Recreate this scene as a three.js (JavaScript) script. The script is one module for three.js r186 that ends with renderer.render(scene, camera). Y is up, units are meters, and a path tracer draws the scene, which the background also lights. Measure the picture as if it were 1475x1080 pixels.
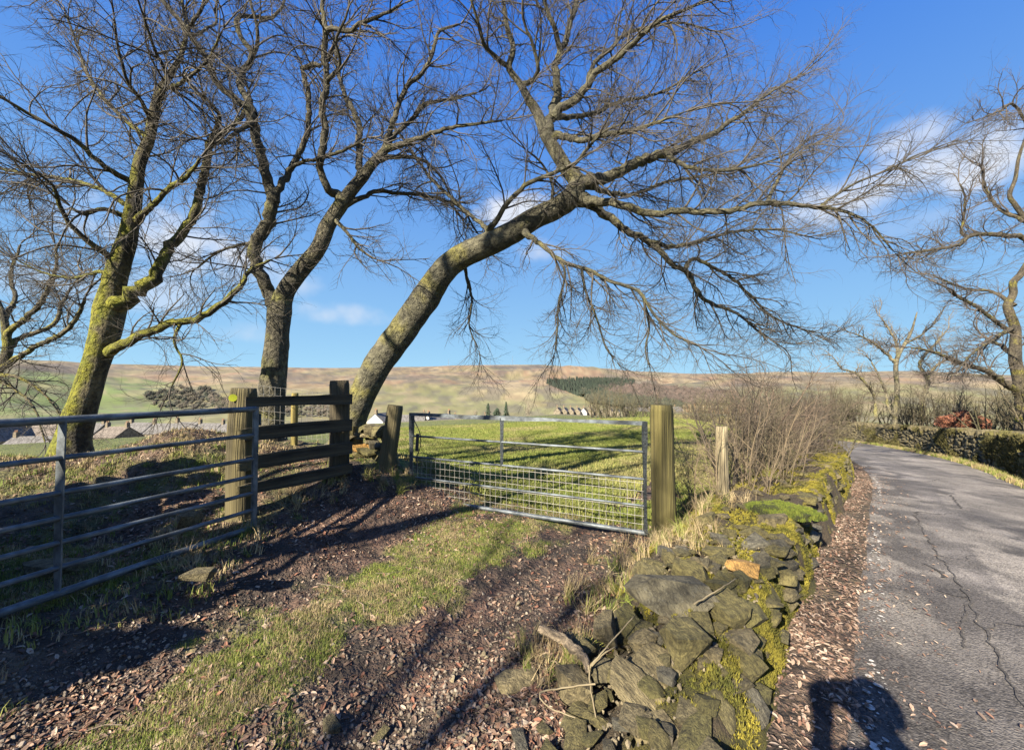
import * as THREE from 'three';
import { mergeGeometries } from 'three/addons/utils/BufferGeometryUtils.js';
import { ConvexGeometry } from 'three/addons/geometries/ConvexGeometry.js';
import { MarchingCubes } from 'three/addons/objects/MarchingCubes.js';

// ------------------------------------------------------------------ camera, sky, sun, exposure
const scene = new THREE.Scene();
const FOC = 554.3, CX = 737.5, CY = 540, EYE = 1.6, PITCH = 1.602 * Math.PI / 180;
const camera = new THREE.PerspectiveCamera(2 * Math.atan(540 / FOC) * 180 / Math.PI, 1475 / 1080, 0.05, 20000);
camera.position.set(0, EYE, 0);
camera.rotation.set(PITCH, 0, 0);
scene.add(camera);
const renderer = new THREE.WebGLRenderer({ antialias: true });
renderer.setSize(1024, 749);
renderer.toneMapping = THREE.LinearToneMapping;
renderer.toneMappingExposure = 3.5;
renderer.shadowMap.enabled = true;

// a pixel of the photograph gives a direction; D is the distance in front of the lens, h a height above the gateway
function ray(u, v) {
  const d = new THREE.Vector3((u - CX) / FOC, -(v - CY) / FOC, -1);
  d.applyAxisAngle(new THREE.Vector3(1, 0, 0), PITCH);
  return d;
}
function P(u, v, D) { const d = ray(u, v); return d.multiplyScalar(D / -d.z).add(new THREE.Vector3(0, EYE, 0)); }
function G(u, v, h = 0) { const d = ray(u, v); return d.multiplyScalar((h - EYE) / d.y).add(new THREE.Vector3(0, EYE, 0)); }

// the photographer's phone casts its shadow at about (1186, 982): that gives the sun
const SUNDIR = ray(1186, 978).negate().normalize();
const sun = new THREE.DirectionalLight(new THREE.Color().setRGB(1.0, 0.88, 0.71), 5);
sun.position.copy(SUNDIR).multiplyScalar(120);
sun.target.position.set(0, 0, 0);
sun.castShadow = true;
sun.shadow.mapSize.set(4096, 4096);
Object.assign(sun.shadow.camera, { left: -45, right: 45, top: 45, bottom: -45, near: 1, far: 400 });
sun.shadow.radius = 1;
scene.add(sun, sun.target);

// ------------------------------------------------------------------ noise and random numbers
function rnd(seed) { let a = seed >>> 0; return () => { a = (a + 0x6d2b79f5) | 0; let t = Math.imul(a ^ (a >>> 15), 1 | a); t = (t + Math.imul(t ^ (t >>> 7), 61 | t)) ^ t; return ((t ^ (t >>> 14)) >>> 0) / 4294967296; }; }
function h3(x, y, z) { let h = Math.imul(x, 374761393) ^ Math.imul(y, 668265263) ^ Math.imul(z, 2147483647 ^ 0x5bd1e995); h = Math.imul(h ^ (h >>> 13), 1274126177); h ^= h >>> 16; return (h >>> 0) / 4294967296; }
const sm = (t) => t * t * (3 - 2 * t), mix = (a, b, t) => a + (b - a) * t, clamp = (x, a, b) => Math.max(a, Math.min(b, x));
const sstep = (a, b, x) => sm(clamp((x - a) / (b - a), 0, 1));
function vn3(x, y, z, per = 0) {
  const xi = Math.floor(x), yi = Math.floor(y), zi = Math.floor(z), fx = sm(x - xi), fy = sm(y - yi), fz = sm(z - zi);
  const w = per ? (a) => ((a % per) + per) % per : (a) => a;
  const X0 = w(xi), X1 = w(xi + 1), Y0 = w(yi), Y1 = w(yi + 1);
  const a = mix(mix(h3(X0, Y0, zi), h3(X1, Y0, zi), fx), mix(h3(X0, Y1, zi), h3(X1, Y1, zi), fx), fy);
  const b = mix(mix(h3(X0, Y0, zi + 1), h3(X1, Y0, zi + 1), fx), mix(h3(X0, Y1, zi + 1), h3(X1, Y1, zi + 1), fx), fy);
  return mix(a, b, fz);
}
function vn2(x, y, k, per) {
  const xi = Math.floor(x), yi = Math.floor(y), fx = sm(x - xi), fy = sm(y - yi); let X0 = xi, X1 = xi + 1, Y0 = yi, Y1 = yi + 1;
  if (per) { X0 %= per; X1 %= per; Y0 %= per; Y1 %= per; }
  return mix(mix(h3(X0, Y0, k), h3(X1, Y0, k), fx), mix(h3(X0, Y1, k), h3(X1, Y1, k), fx), fy);
}
function tfbm(x, y, z = 0, oct = 4, per = 0, gain = 0.5) { let s = 0, a = 1, t = 0, f = 1; for (let i = 0; i < oct; i++) { s += a * vn2(x * f, y * f, (z * 31 + i * 17) | 0, per * f); t += a; a *= gain; f *= 2; } return s / t; }
function fbm(x, y, z = 0, oct = 4, per = 0, gain = 0.5) { let s = 0, a = 1, t = 0, f = 1; for (let i = 0; i < oct; i++) { s += a * vn3(x * f, y * f, z + i * 17.3, per * f); t += a; a *= gain; f *= 2; } return s / t; }

// ------------------------------------------------------------------ sky: clear spring air with a few small cumulus low over the hills
{
  const W = 2048, Hh = 1024, px = new Float32Array(W * Hh * 4);
  const puffs = [];      // [direction, half-width, half-height in degrees, strength]
  const az = (v) => Math.atan2(v.x, -v.z), el = (v) => Math.asin(v.y);
  for (const [u, v, w, h, s] of [[1385, 232, 5.4, 3.2, 1.0], [1318, 208, 3.0, 2.4, 0.75], [1215, 292, 6.5, 3.0, 0.75], [735, 305, 5.2, 3.0, 1.0], [770, 362, 4.5, 1.8, 0.6], [265, 345, 9, 4.0, 0.95], [380, 400, 6, 2.2, 0.5], [500, 455, 6.5, 1.6, 0.5], [330, 480, 6, 1.5, 0.35], [150, 410, 9, 3.0, 0.5], [1460, 185, 3, 1.4, 0.5], [1320, 320, 6, 2, 0.3]]) {
    const d = ray(u, v).normalize(); puffs.push([az(d), el(d), w, h, s]);
  }
  const r = rnd(77);     // the same kind of clouds goes on round the rest of the sky
  for (let i = 0; i < 34; i++) { const a = Math.PI * (0.42 + r() * 1.16); puffs.push([a > Math.PI ? a - 2 * Math.PI : a, (4 + r() * 26) * Math.PI / 180, 4 + r() * 7, 1.4 + r() * 2.6, 0.4 + r() * 0.6]); }
  for (let j = 0; j < Hh; j++) {
    const e = (j + 0.5) / Hh * Math.PI - Math.PI / 2, y = Math.sin(e), c = Math.cos(e);
    for (let i = 0; i < W; i++) {
      const th = ((i + 0.5) / W - 0.5) * 2 * Math.PI, dx = c * Math.cos(th), dz = c * Math.sin(th);
      const k = Math.pow(clamp(y, 0, 1), 0.62);
      let R = mix(0.205, 0.0155, Math.pow(clamp(k * 1.2, 0, 1), 0.75)), Gc = mix(0.325, 0.078, Math.pow(clamp(k * 1.2, 0, 1), 0.9)), B = mix(0.385, 0.305, clamp(k * 1.25, 0, 1));
      if (k > 0.8) { const q = clamp((k - 0.8) / 0.2, 0, 1); R *= 1 - 0.2 * q; Gc *= 1 - 0.22 * q; B *= 1 - 0.18 * q; }
      const cs = dx * SUNDIR.x + y * SUNDIR.y + dz * SUNDIR.z, aur = 0.13 * Math.pow(Math.max(cs, 0), 6) + 0.3 * Math.pow(Math.max(cs, 0), 40);
      R += aur; Gc += aur * 0.98; B += aur * 0.92;
      if (e > -0.02 && e < 0.75) {
        const A = Math.atan2(dx, -dz);
        let cl = 0, n = -1, n2 = 0;
        for (let m = 0; m < puffs.length; m++) {
          const q = puffs[m], pe = q[1], h = q[3]; if (Math.abs(e - pe) * 57.3 > h * 1.65) continue;
          const w = q[2], s = q[4]; let da = A - q[0]; if (da > Math.PI) da -= 2 * Math.PI; if (da < -Math.PI) da += 2 * Math.PI;
          const qx = da * Math.cos(e) * 57.3 / w, qy = (e - pe) * 57.3 / h, d2 = qx * qx + (qy < 0 ? qy * qy * 1.3 : qy * qy);
          if (d2 > 2.6) continue;
          if (n < 0) { n = fbm(dx * 15 + 5, y * 19, dz * 15, 5); n2 = fbm(dx * 60, y * 66, dz * 60 + 3, 3); }
          cl = Math.max(cl, s * clamp((1.0 - d2 * 0.8) * 0.85 + (n - 0.52) * 1.8 + (n2 - 0.5) * 0.45, 0, 1));
        }
        cl = sm(clamp(cl, 0, 1)) * 0.9;
        R = mix(R, 0.325, cl); Gc = mix(Gc, 0.34, cl); B = mix(B, 0.37, cl);
      }
      const o = (j * W + i) * 4; px[o] = R * 0.743; px[o + 1] = Gc * 0.743; px[o + 2] = B * 0.743; px[o + 3] = 1;
    }
  }
  const sky = new THREE.DataTexture(px, W, Hh, THREE.RGBAFormat, THREE.FloatType);
  sky.mapping = THREE.EquirectangularReflectionMapping; sky.magFilter = sky.minFilter = THREE.LinearFilter; sky.needsUpdate = true;
  scene.background = sky; scene.environment = sky;
}
// ------------------------------------------------------------------ helpers for things and parts
const used = {};
function numbered(n) { used[n] = (used[n] || 0) + 1; return used[n] === 1 ? n : n + '_' + String(used[n] - 1).padStart(3, '0'); }
function tag(o, label, category, group, kind) { o.userData.label = label; o.userData.category = category; if (group) o.userData.group = group; if (kind) o.userData.kind = kind; return o; }
function shade(o) { o.castShadow = o.receiveShadow = true; return o; }
function top(o, name) { o.name = numbered(name); scene.add(o); return shade(o); }
function part(name, geo, mat, parent) { const m = shade(new THREE.Mesh(geo, mat)); m.name = name; parent.add(m); return m; }
function thing(name, label, category, pos, turn = 0, group) { const g = new THREE.Group(); if (pos) g.position.copy(pos); g.rotation.y = turn; top(g, name); return tag(g, label, category, group); }
function structure(name, geo, mat, kind = 'structure') { const m = new THREE.Mesh(geo, mat); top(m, name); m.userData.kind = kind; return m; }
const V = (x, y, z) => new THREE.Vector3(x, y, z), UPV = V(0, 1, 0);
const lin = (r, g, b) => new THREE.Color().setRGB(r, g, b);

// uv in metres from the dominant axis of each face
function boxUV(geo, s = 1) {
  const g = geo.index ? geo.toNonIndexed() : geo, p = g.attributes.position, uv = new Float32Array(p.count * 2), a = V(), b = V(), c = V();
  for (let i = 0; i < p.count; i += 3) {
    a.fromBufferAttribute(p, i); b.fromBufferAttribute(p, i + 1); c.fromBufferAttribute(p, i + 2);
    const n = b.clone().sub(a).cross(c.clone().sub(a)), ax = Math.abs(n.x), ay = Math.abs(n.y), az = Math.abs(n.z);
    [a, b, c].forEach((q, k) => { const [x, y] = ay >= ax && ay >= az ? [q.x, q.z] : ax >= az ? [q.z, q.y] : [q.x, q.y]; uv[(i + k) * 2] = x * s; uv[(i + k) * 2 + 1] = y * s; });
  }
  g.setAttribute('uv', new THREE.BufferAttribute(uv, 2));
  return g;
}
function tex(n, f, srgb, aniso) {
  const d = new Uint8Array(n * n * 4);
  for (let j = 0; j < n; j++) for (let i = 0; i < n; i++) { const c = f(i / n, j / n), o = (j * n + i) * 4; for (let k = 0; k < 3; k++) d[o + k] = clamp(Math.round((Array.isArray(c) ? c[k] : c) * 255), 0, 255); d[o + 3] = 255; }
  const t = new THREE.DataTexture(d, n, n); t.wrapS = t.wrapT = THREE.RepeatWrapping; t.magFilter = THREE.LinearFilter; t.minFilter = THREE.LinearMipmapLinearFilter; t.generateMipmaps = true;
  if (srgb) t.colorSpace = THREE.SRGBColorSpace;
  t.needsUpdate = true; return t;
}
function rep(t, x, y = x) { const c = t.clone(); c.repeat.set(x, y); c.needsUpdate = true; return c; }
const T = {};
T.grain = tex(512, (u, v) => 0.5 + 0.5 * clamp(0.62 + (tfbm(u * 16, v * 16, 1, 5, 16, 0.65) - 0.5) * 2.2, 0, 1), true);                         // soil, multiplied into vertex colours
T.grainBump = tex(512, (u, v) => clamp(0.5 + (tfbm(u * 24, v * 24, 4, 5, 24, 0.7) - 0.5) * 2.2, 0, 1));
T.fine = tex(512, (u, v) => { const n = tfbm(u * 64, v * 64, 2, 3, 64, 0.7); return clamp(0.86 + (n - 0.5) * 1.1, 0, 1); }, true);
T.fineBump = tex(512, (u, v) => clamp(0.5 + (tfbm(u * 64, v * 64, 7, 3, 64, 0.75) - 0.5) * 2, 0, 1));
T.stone = tex(512, (u, v) => { const a = tfbm(u * 6, v * 6, 3, 6, 6, 0.6), l = tfbm(u * 20, v * 20, 8, 4, 20, 0.7); const k = clamp(0.85 + (a - 0.5) * 0.95 + (l - 0.5) * 0.3, 0, 1); const spot = tfbm(u * 30, v * 30, 12, 2, 30) > 0.72 ? 0.14 : 0; return [k + spot, k * 0.985 + spot, k * 0.93 + spot]; }, true);
T.stoneBump = tex(512, (u, v) => clamp(0.5 + (tfbm(u * 8, v * 8, 5, 6, 8, 0.7) - 0.5) * 2, 0, 1));
T.bark = tex(512, (u, v) => { const a = tfbm(u * 8, v * 8, 3, 6, 8, 0.6), c = tfbm(u * 24, v * 24, 6, 3, 24); const k = clamp(0.84 + (a - 0.5) * 1.1 + (c - 0.5) * 0.5, 0, 1); return [k, k, k * 0.97]; }, true);
T.barkBump = tex(512, (u, v) => clamp(0.5 + (tfbm(u * 10, v * 10, 9, 6, 10, 0.65) - 0.5) * 2.2, 0, 1));
T.wood = tex(512, (u, v) => { const w = tfbm(u * 48 + tfbm(u * 4, v * 2, 3, 2, 2) * 3, v * 2, 1, 4, 0), b = tfbm(u * 5, v * 3, 9, 4, 0); const k = clamp(0.82 + (w - 0.5) * 0.62 + (b - 0.5) * 0.9, 0, 1); return [k, k * 0.985, k * 0.95]; }, true);
T.woodBump = tex(512, (u, v) => { const w = tfbm(u * 60, v * 2, 1, 4, 0); const crack = Math.abs(tfbm(u * 14, v * 1.2, 21, 3, 0) - 0.5) < 0.02 ? 0.35 : 0; return clamp(0.5 + (w - 0.5) * 1.6 - crack, 0, 1); });
T.road = tex(512, (u, v) => { const n = tfbm(u * 110, v * 110, 2, 2, 110, 0.8), b = tfbm(u * 6, v * 6, 4, 5, 6); return clamp(0.86 + (n - 0.5) * 0.8 + (b - 0.5) * 0.35, 0, 1); }, true);
T.roadBump = tex(512, (u, v) => clamp(0.5 + (tfbm(u * 120, v * 120, 6, 2, 120, 0.8) - 0.5) * 2, 0, 1));
T.wood.wrapS = T.wood.wrapT = T.woodBump.wrapS = T.woodBump.wrapT = THREE.MirroredRepeatWrapping;
function mat(o) { return new THREE.MeshStandardMaterial({ roughness: 0.95, metalness: 0, ...o }); }

// builder of tubes: many limbs or wires in one geometry
class Tubes {
  constructor(colors = false) { this.p = []; this.n = []; this.u = []; this.i = []; this.c = colors ? [] : null; this.tris = 0; }
  add(pts, rad, sides, o = {}) {
    const N = pts.length, P0 = this.p.length / 3, t = V(), nr = V(), bn = V(), q = V();
    let len = 0;
    t.copy(pts[1]).sub(pts[0]).normalize();
    nr.set(Math.abs(t.y) > 0.9 ? 1 : 0, Math.abs(t.y) > 0.9 ? 0 : 1, 0).cross(t).normalize();
    const pt = t.clone();
    for (let k = 0; k < N; k++) {
      if (k) len += pts[k].distanceTo(pts[k - 1]);
      t.copy(pts[Math.min(k + 1, N - 1)]).sub(pts[Math.max(k - 1, 0)]).normalize();
      nr.addScaledVector(t, -nr.dot(t)).normalize(); bn.crossVectors(t, nr);
      const last = k === N - 1 && o.tip, m = last ? 1 : sides;
      for (let s = 0; s <= (last ? 0 : sides); s++) {
        const a = s / sides * Math.PI * 2, ca = last ? 0 : Math.cos(a), sa = last ? 0 : Math.sin(a);
        q.set(nr.x * ca + bn.x * sa, nr.y * ca + bn.y * sa, nr.z * ca + bn.z * sa);
        let r = last ? 0 : rad[k];
        if (o.lump && !last) { const b = pts[k], c = q; r *= 1 + o.lump * (fbm(b.x * 3 + c.x * 1.3 + 9, b.y * 2.4 + c.y * 1.3, b.z * 3 + c.z * 1.3, 3) - 0.5) * 2 + (o.lump * 0.5) * (vn3(b.x * 9 + c.x * 3, b.y * 7 + c.y * 3, b.z * 9 + c.z * 3) - 0.5); }
        if (o.flare && !last) r *= o.flare(k, a, pts[k]);
        this.p.push(pts[k].x + q.x * r, pts[k].y + q.y * r, pts[k].z + q.z * r);
        if (last) this.n.push(t.x, t.y, t.z); else this.n.push(q.x, q.y, q.z);
        this.u.push(s / sides * (o.uvr || Math.max(rad[0] * 6.28, 0.05)), len);
        if (this.c) { const c = o.color(pts[k], q, len, k / (N - 1)); this.c.push(c[0], c[1], c[2]); }
      }
    }
    const row = sides + 1;
    for (let k = 0; k < N - 1; k++) for (let s = 0; s < sides; s++) {
      const a = P0 + k * row + s;
      if (k === N - 2 && o.tip) { this.i.push(a, a + 1, P0 + (N - 1) * row); this.tris++; }
      else { this.i.push(a, a + 1, a + row, a + 1, a + row + 1, a + row); this.tris += 2; }
    }
    if (o.capEnd) { const b = this.p.length / 3, e = pts[N - 1]; this.p.push(e.x, e.y, e.z); this.n.push(t.x, t.y, t.z); this.u.push(0, len); if (this.c) { const c = o.color(e, t, len, 1); this.c.push(...c); } for (let s = 0; s < sides; s++) { const a = P0 + (N - 1) * row + s; this.i.push(a, a + 1, b); this.tris++; } }
    return this;
  }
  geo(smooth = false) {
    const g = new THREE.BufferGeometry();
    g.setAttribute('position', new THREE.Float32BufferAttribute(this.p, 3)); g.setAttribute('normal', new THREE.Float32BufferAttribute(this.n, 3)); g.setAttribute('uv', new THREE.Float32BufferAttribute(this.u, 2));
    if (this.c) g.setAttribute('color', new THREE.Float32BufferAttribute(this.c, 3));
    g.setIndex(this.i);
    if (smooth) g.computeVertexNormals();
    return g;
  }
}
function rod(a, b, r, sides = 8, cap = true) { const t = new Tubes(); t.add([a, b], [r, r], sides, { capEnd: cap }); const g = t.geo(); return g; }
// grid sheet from a function (i, j) -> [x, y, z], colour (x, y, z) -> [r, g, b]
function sheet(ni, nj, f, col, closed) {
  const p = new Float32Array(ni * nj * 3), c = col && new Float32Array(ni * nj * 3), uv = new Float32Array(ni * nj * 2), idx = [];
  for (let j = 0; j < nj; j++) for (let i = 0; i < ni; i++) {
    const o = j * ni + i, q = f(i, j); p[o * 3] = q[0]; p[o * 3 + 1] = q[1]; p[o * 3 + 2] = q[2]; uv[o * 2] = q[0]; uv[o * 2 + 1] = q[2];
    if (col) { const k = col(q[0], q[1], q[2], i, j); c[o * 3] = k[0]; c[o * 3 + 1] = k[1]; c[o * 3 + 2] = k[2]; }
    if (i < ni - 1 && j < nj - 1) idx.push(o, o + 1, o + ni, o + 1, o + ni + 1, o + ni);
    else if (closed && i === ni - 1 && j < nj - 1) idx.push(o, j * ni, o + ni, j * ni, (j + 1) * ni, o + ni);
  }
  const g = new THREE.BufferGeometry();
  g.setAttribute('position', new THREE.BufferAttribute(p, 3)); g.setAttribute('uv', new THREE.BufferAttribute(uv, 2)); if (col) g.setAttribute('color', new THREE.BufferAttribute(c, 3));
  g.setIndex(idx); g.computeVertexNormals(); return g;
}
const mix3 = (a, b, t) => [mix(a[0], b[0], t), mix(a[1], b[1], t), mix(a[2], b[2], t)];
// ------------------------------------------------------------------ the lie of the land: X to the right, D ahead (z = -D)
const LEFT_EDGE = [[-9, -9.5], [-4.16, -4.36], [-0.02, 0.02], [4.12, 4.4], [8.26, 8.78], [11.6, 13.2], [14.3, 18.2], [15.6, 23.5], [15.5, 30], [14, 38], [11, 48]];
const RIGHT_EDGE = [[-7, -11.4], [-2.16, -6.26], [1.98, -1.88], [6.12, 2.5], [10.26, 6.88], [12.9, 9.7], [16, 13.4], [18.4, 17.2], [20.3, 21.5], [21.1, 26], [21, 32], [19.5, 40], [16.5, 50]];
function smoothLine(pts, n) { const c = new THREE.CatmullRomCurve3(pts.map(([x, d]) => V(x, 0, -d)), false, 'centripetal'); return c.getSpacedPoints(n).map((q) => [q.x, -q.z]); }
const LE = smoothLine(LEFT_EDGE, 240), RE = smoothLine(RIGHT_EDGE, 240);
function arc(line) { const s = [0]; for (let i = 1; i < line.length; i++) s.push(s[i - 1] + Math.hypot(line[i][0] - line[i - 1][0], line[i][1] - line[i - 1][1])); return s; }
const LES = arc(LE), RES = arc(RE);
// signed distance to a line (positive to the right of it) and the length along it
function along(line, S, x, d) {
  let best = 1e9, e = 0, s = 0, c0 = 0, c1 = line.length - 1;
  if (c1 > 40) { let bi = 0, bq = 1e18; for (let i = 0; i <= c1; i += 8) { const q = (line[i][0] - x) ** 2 + (line[i][1] - d) ** 2; if (q < bq) { bq = q; bi = i; } } c0 = Math.max(0, bi - 10); c1 = Math.min(c1, bi + 10); }
  for (let i = c0; i < c1; i++) {
    const ax = line[i][0], ad = line[i][1], bx = line[i + 1][0] - ax, bd = line[i + 1][1] - ad, L2 = bx * bx + bd * bd;
    let t = ((x - ax) * bx + (d - ad) * bd) / L2; if (i > 0) t = Math.max(t, 0); if (i < line.length - 2) t = Math.min(t, 1); 
    const qx = x - ax - bx * t, qd = d - ad - bd * t, q = qx * qx + qd * qd;
    if (q < best) { best = q; e = Math.sqrt(q) * Math.sign(bd * (x - ax) - bx * (d - ad) || 1); s = S[i] + t * Math.sqrt(L2); }
  }
  return [e, s];
}
function onLine(line, S, s, e) {        // point at length s, e to the right
  let i = 0; while (i < S.length - 2 && S[i + 1] < s) i++;
  const t = (s - S[i]) / (S[i + 1] - S[i]), bx = line[i + 1][0] - line[i][0], bd = line[i + 1][1] - line[i][1], L = Math.hypot(bx, bd);
  return [line[i][0] + bx * t + bd / L * e, line[i][1] + bd * t - bx / L * e, Math.atan2(bx, bd)];
}
const S0 = along(LE, LES, -0.02, 0.02)[1];        // the length at which the left edge passes the camera
const sOf = (x, d) => x * 0.687 + d * 0.727;
function roadY(x, d) { const s = sOf(x, d); return s < 2 ? 0 : s < 6 ? -0.065 * (s - 2) * (s - 2) / 8 : -0.065 * (s - 4); }
const CREST = [[-14, 0.5], [-10.5, 3.2], [-8.2, 4.9], [-6.6, 5.8], [-5.2, 6.05], [-4.2, 6.5], [-2.9, 6.5], [-2.2, 6.0]];
const CRS = arc(CREST);
function fieldY(x, d) {
  const t = x / Math.max(d, 4), dd = Math.max(d - 5, 0), s = clamp(0.041 + 0.049 * (0.365 - t), 0.03, 0.125);
  let y = -dd * s;
  if (d < 5) y = 0;
  const w = sstep(0.35, 0.8, t) * sstep(3, 8, d);
  return mix(y, roadY(x, d), w);
}
function nearY(x, d) {
  let y = fieldY(x, d);
  const [e] = along(LE, LES, x, d);
  if (e > -2.2) y = mix(y, roadY(x, d), sstep(-2.2, -0.5, e));
  if (e > -0.12) {                                         // under the tarmac, then the verge and the raised land beyond the far wall
    const [er] = along(RE, RES, x, d);
    y -= 0.05 * sstep(-0.12, 0.05, e) * (1 - sstep(-0.55, -0.4, er));
    y += 1.05 * sstep(0.3, 0.75, er);
  }
  const [, cs] = [0, 0]; let dc = 1e9, ce = 0;
  { const q = along(CREST, CRS, x, d); dc = Math.abs(q[0]); ce = q[0]; if (q[1] < 0) dc = Math.hypot(dc, q[1]); if (q[1] > CRS[CRS.length - 1]) dc = Math.hypot(dc, q[1] - CRS[CRS.length - 1]); }
  const crestH = 0.58 + 0.24 * sstep(-6.5, -4.8, x) - 0.25 * sstep(-3.8, -2.4, x);
  y += crestH * Math.exp(-dc * dc / (ce > 0 ? 2.4 : 2.2));
  y += 0.17 * sstep(-1.5, -2.7, x - 0.24 * (d - 3)) * (1 - sstep(4.6, 6.5, d)) * sstep(-6, -2, d + 2);
  y += 0.12 * Math.exp(-((x + 4.6) ** 2 + (d - 5.6) ** 2) / 0.5) ;
  if (e < -0.4) {
    const near = 1 - sstep(8, 20, Math.hypot(x, d));
    y += (fbm(x * 1.6, d * 1.6, 3, 4) - 0.5) * (0.09 + 0.26 * sstep(-2.6, -3.8, x)) * (0.35 + 0.65 * near) + (fbm(x * 7, d * 7, 5, 3) - 0.5) * 0.045 * near * (1 + sstep(-2.3, -3.6, x));
    y -= 0.05 * Math.exp(-((trackQ(x, d) - 0.85) ** 2) / 0.12) * near + 0.04 * Math.exp(-((trackQ(x, d) + 0.75) ** 2) / 0.1) * near;
  }
  return y;
}
function trackQ(x, d) { return (x + 1.62) * 0.856 - (d - 1.75) * 0.517; }      // metres to the right of the grass strip between the wheel tracks

const RIDGE = [[-500, 500], [0, 516], [70, 519], [150, 524], [350, 528], [480, 530], [600, 528], [680, 525.5], [770, 525], [860, 530], [930, 535], [1000, 538], [1200, 536], [1300, 534], [1475, 540], [2100, 545]];
function ridgeV(u) { for (let i = 1; i < RIDGE.length; i++) if (u <= RIDGE[i][0]) { const a = RIDGE[i - 1], b = RIDGE[i], t = clamp((u - a[0]) / (b[0] - a[0]), 0, 1); return mix(a[1], b[1], sm(t)); } return 545; }
const RH = 3000, Y55 = new Map();
function farY(x, d, r) {
  const front = d > 0.25 * r, t = front ? x / d : Math.sign(x || 1) * 4, u = CX + clamp(t, -2.2, 2.2) * FOC;
  const cosA = front ? d / r : 0.25;
  const ak = Math.round(Math.atan2(x, d) * 3000); let y55 = Y55.get(ak); if (y55 === undefined) Y55.set(ak, y55 = nearY(Math.sin(ak / 3000) * 56, Math.cos(ak / 3000) * 56));
  if (d < -0.2 * r) return y55 + (r - 56) * 0.03;
  const sA = mix(mix(0.185, 0.125, sstep(-0.9, -0.1, t)), mix(0.082, 0.055, sstep(0.3, 0.9, t)), sstep(-0.1, 0.2, t));
  const r1 = 300, r2 = 700, yA = y55 - (Math.min(r, r1) - 56) * sA * (r < 90 ? sm((r - 56) / 34) * 0.5 + 0.5 : 1);
  if (r < r1) return yA;
  const yB = yA - (Math.min(r, r2) - r1) * 0.07;
  if (r < r2) return yB;
  const yv = y55 - (r1 - 56) * sA - (r2 - r1) * 0.07;
  const yr = EYE + (555.5 - ridgeV(u)) / FOC * RH * cosA * 1.0;
  const f = (r - r2) / (RH - r2);
  const und = (fbm(x / 420, d / 420, 11, 5) - 0.5) * 110 * Math.sin(Math.PI * clamp(f, 0, 1)) + (fbm(x / 90, d / 90, 31, 3) - 0.5) * 16 * Math.sin(Math.PI * clamp(f, 0, 1));
  if (f <= 1) return mix(yv, yr, Math.pow(f, 0.9)) + und;
  return yr - (r - RH) * 0.02;
}
function H(x, z) { const d = -z, r = Math.hypot(x, d); return r < 56 ? nearY(x, d) : farY(x, d, r); }
const onGround = (x, d, up = 0) => V(x, H(x, -d) + up, -d);

// what grows or lies on each spot of the near ground
function grassMask(x, d) {
  const q = trackQ(x, d), n = fbm(x * 1.3 + 4, d * 1.3, 2, 4), n2 = fbm(x * 5, d * 5, 8, 3);
  const gx = x, past = sstep(4.2, 5.4, d + 0.47 * x * 0.9);           // beyond the field gate
  let m = Math.exp(-((q + 0.02) ** 2) / 0.34) * 0.8 * (1 - past);
  m += 0.65 * sstep(1.45, 1.9, q) * (1 - past) * sstep(2.6, 3.4, d);
  m += 0.3 * sstep(-1.25, -1.7, q);
  m += past * (x > -2.6 ? 1.05 - 0.85 * Math.exp(-((q - 0.9) ** 2) / 0.35) * (1 - sstep(6, 10, d)) : 0.5);
  m = m + (n - 0.5) * 1.7 + (n2 - 0.5) * 1.1;
  if (d > 9) m = Math.max(m, 0.8);
  return clamp(m, 0, 1);
}
const SOIL = [0.07, 0.05, 0.036], LITTER = [0.145, 0.085, 0.058], MOSS = [0.085, 0.10, 0.018], GRASSC = [0.115, 0.155, 0.022], STRAW = [0.30, 0.235, 0.125], PASTURE = [0.13, 0.16, 0.028];
function groundColor(x, y, z) {
  const d = -z, r = Math.hypot(x, d), n = fbm(x * 2.1, d * 2.1, 6, 4), n2 = fbm(x * 11, d * 11, 16, 3), g = d < 60 ? grassMask(x, d) : 1;
  let c = mix3(SOIL, LITTER, clamp((n - 0.35) * 2 + (n2 - 0.5) * 1.2, 0, 1));
  const gr = mix3(mix3(GRASSC, STRAW, clamp((n2 - 0.42) * 2.2, 0, 0.75)), PASTURE, sstep(5.5, 8, d) * (x > -2.8 ? 1 : 0));
  c = mix3(c, gr, sstep(0.35, 0.75, g));
  if (x < -2.4) c = mix3(c, mix3(mix3([0.085, 0.06, 0.042], [0.17, 0.115, 0.068], clamp(n2 * 1.5 - 0.2, 0, 1)), [0.10, 0.105, 0.025], sstep(0.5, 0.6, n)), 0.8 * sstep(-1.9, -2.7, x) * (1 - sstep(7, 9, d)));
  if (d > 7) { const f = fbm(x * 0.22, d * 0.22, 40, 4), k = fbm(x * 0.9, d * 1.6, 44, 3); const p = mix3(mix3(PASTURE, [0.185, 0.21, 0.045], clamp((f - 0.4) * 3, 0, 1)), [0.25, 0.225, 0.085], clamp((k - 0.5) * 2.4, 0, 0.6)); c = mix3(c, p, sstep(7, 11, d) * 0.9); }
  const [e] = r < 50 ? along(LE, LES, x, d) : [-9];
  if (e > -1.6 && d < 40) c = mix3(c, mix3([0.13, 0.088, 0.06], [0.075, 0.055, 0.042], sstep(0.4, 0.6, n2)), sstep(-1.2, -0.5, e) * 0.9);
  if (e > 2.0) c = mix3(c, mix3([0.17, 0.17, 0.05], [0.23, 0.18, 0.09], n), sstep(2.0, 2.6, e));
  return c;
}
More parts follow.
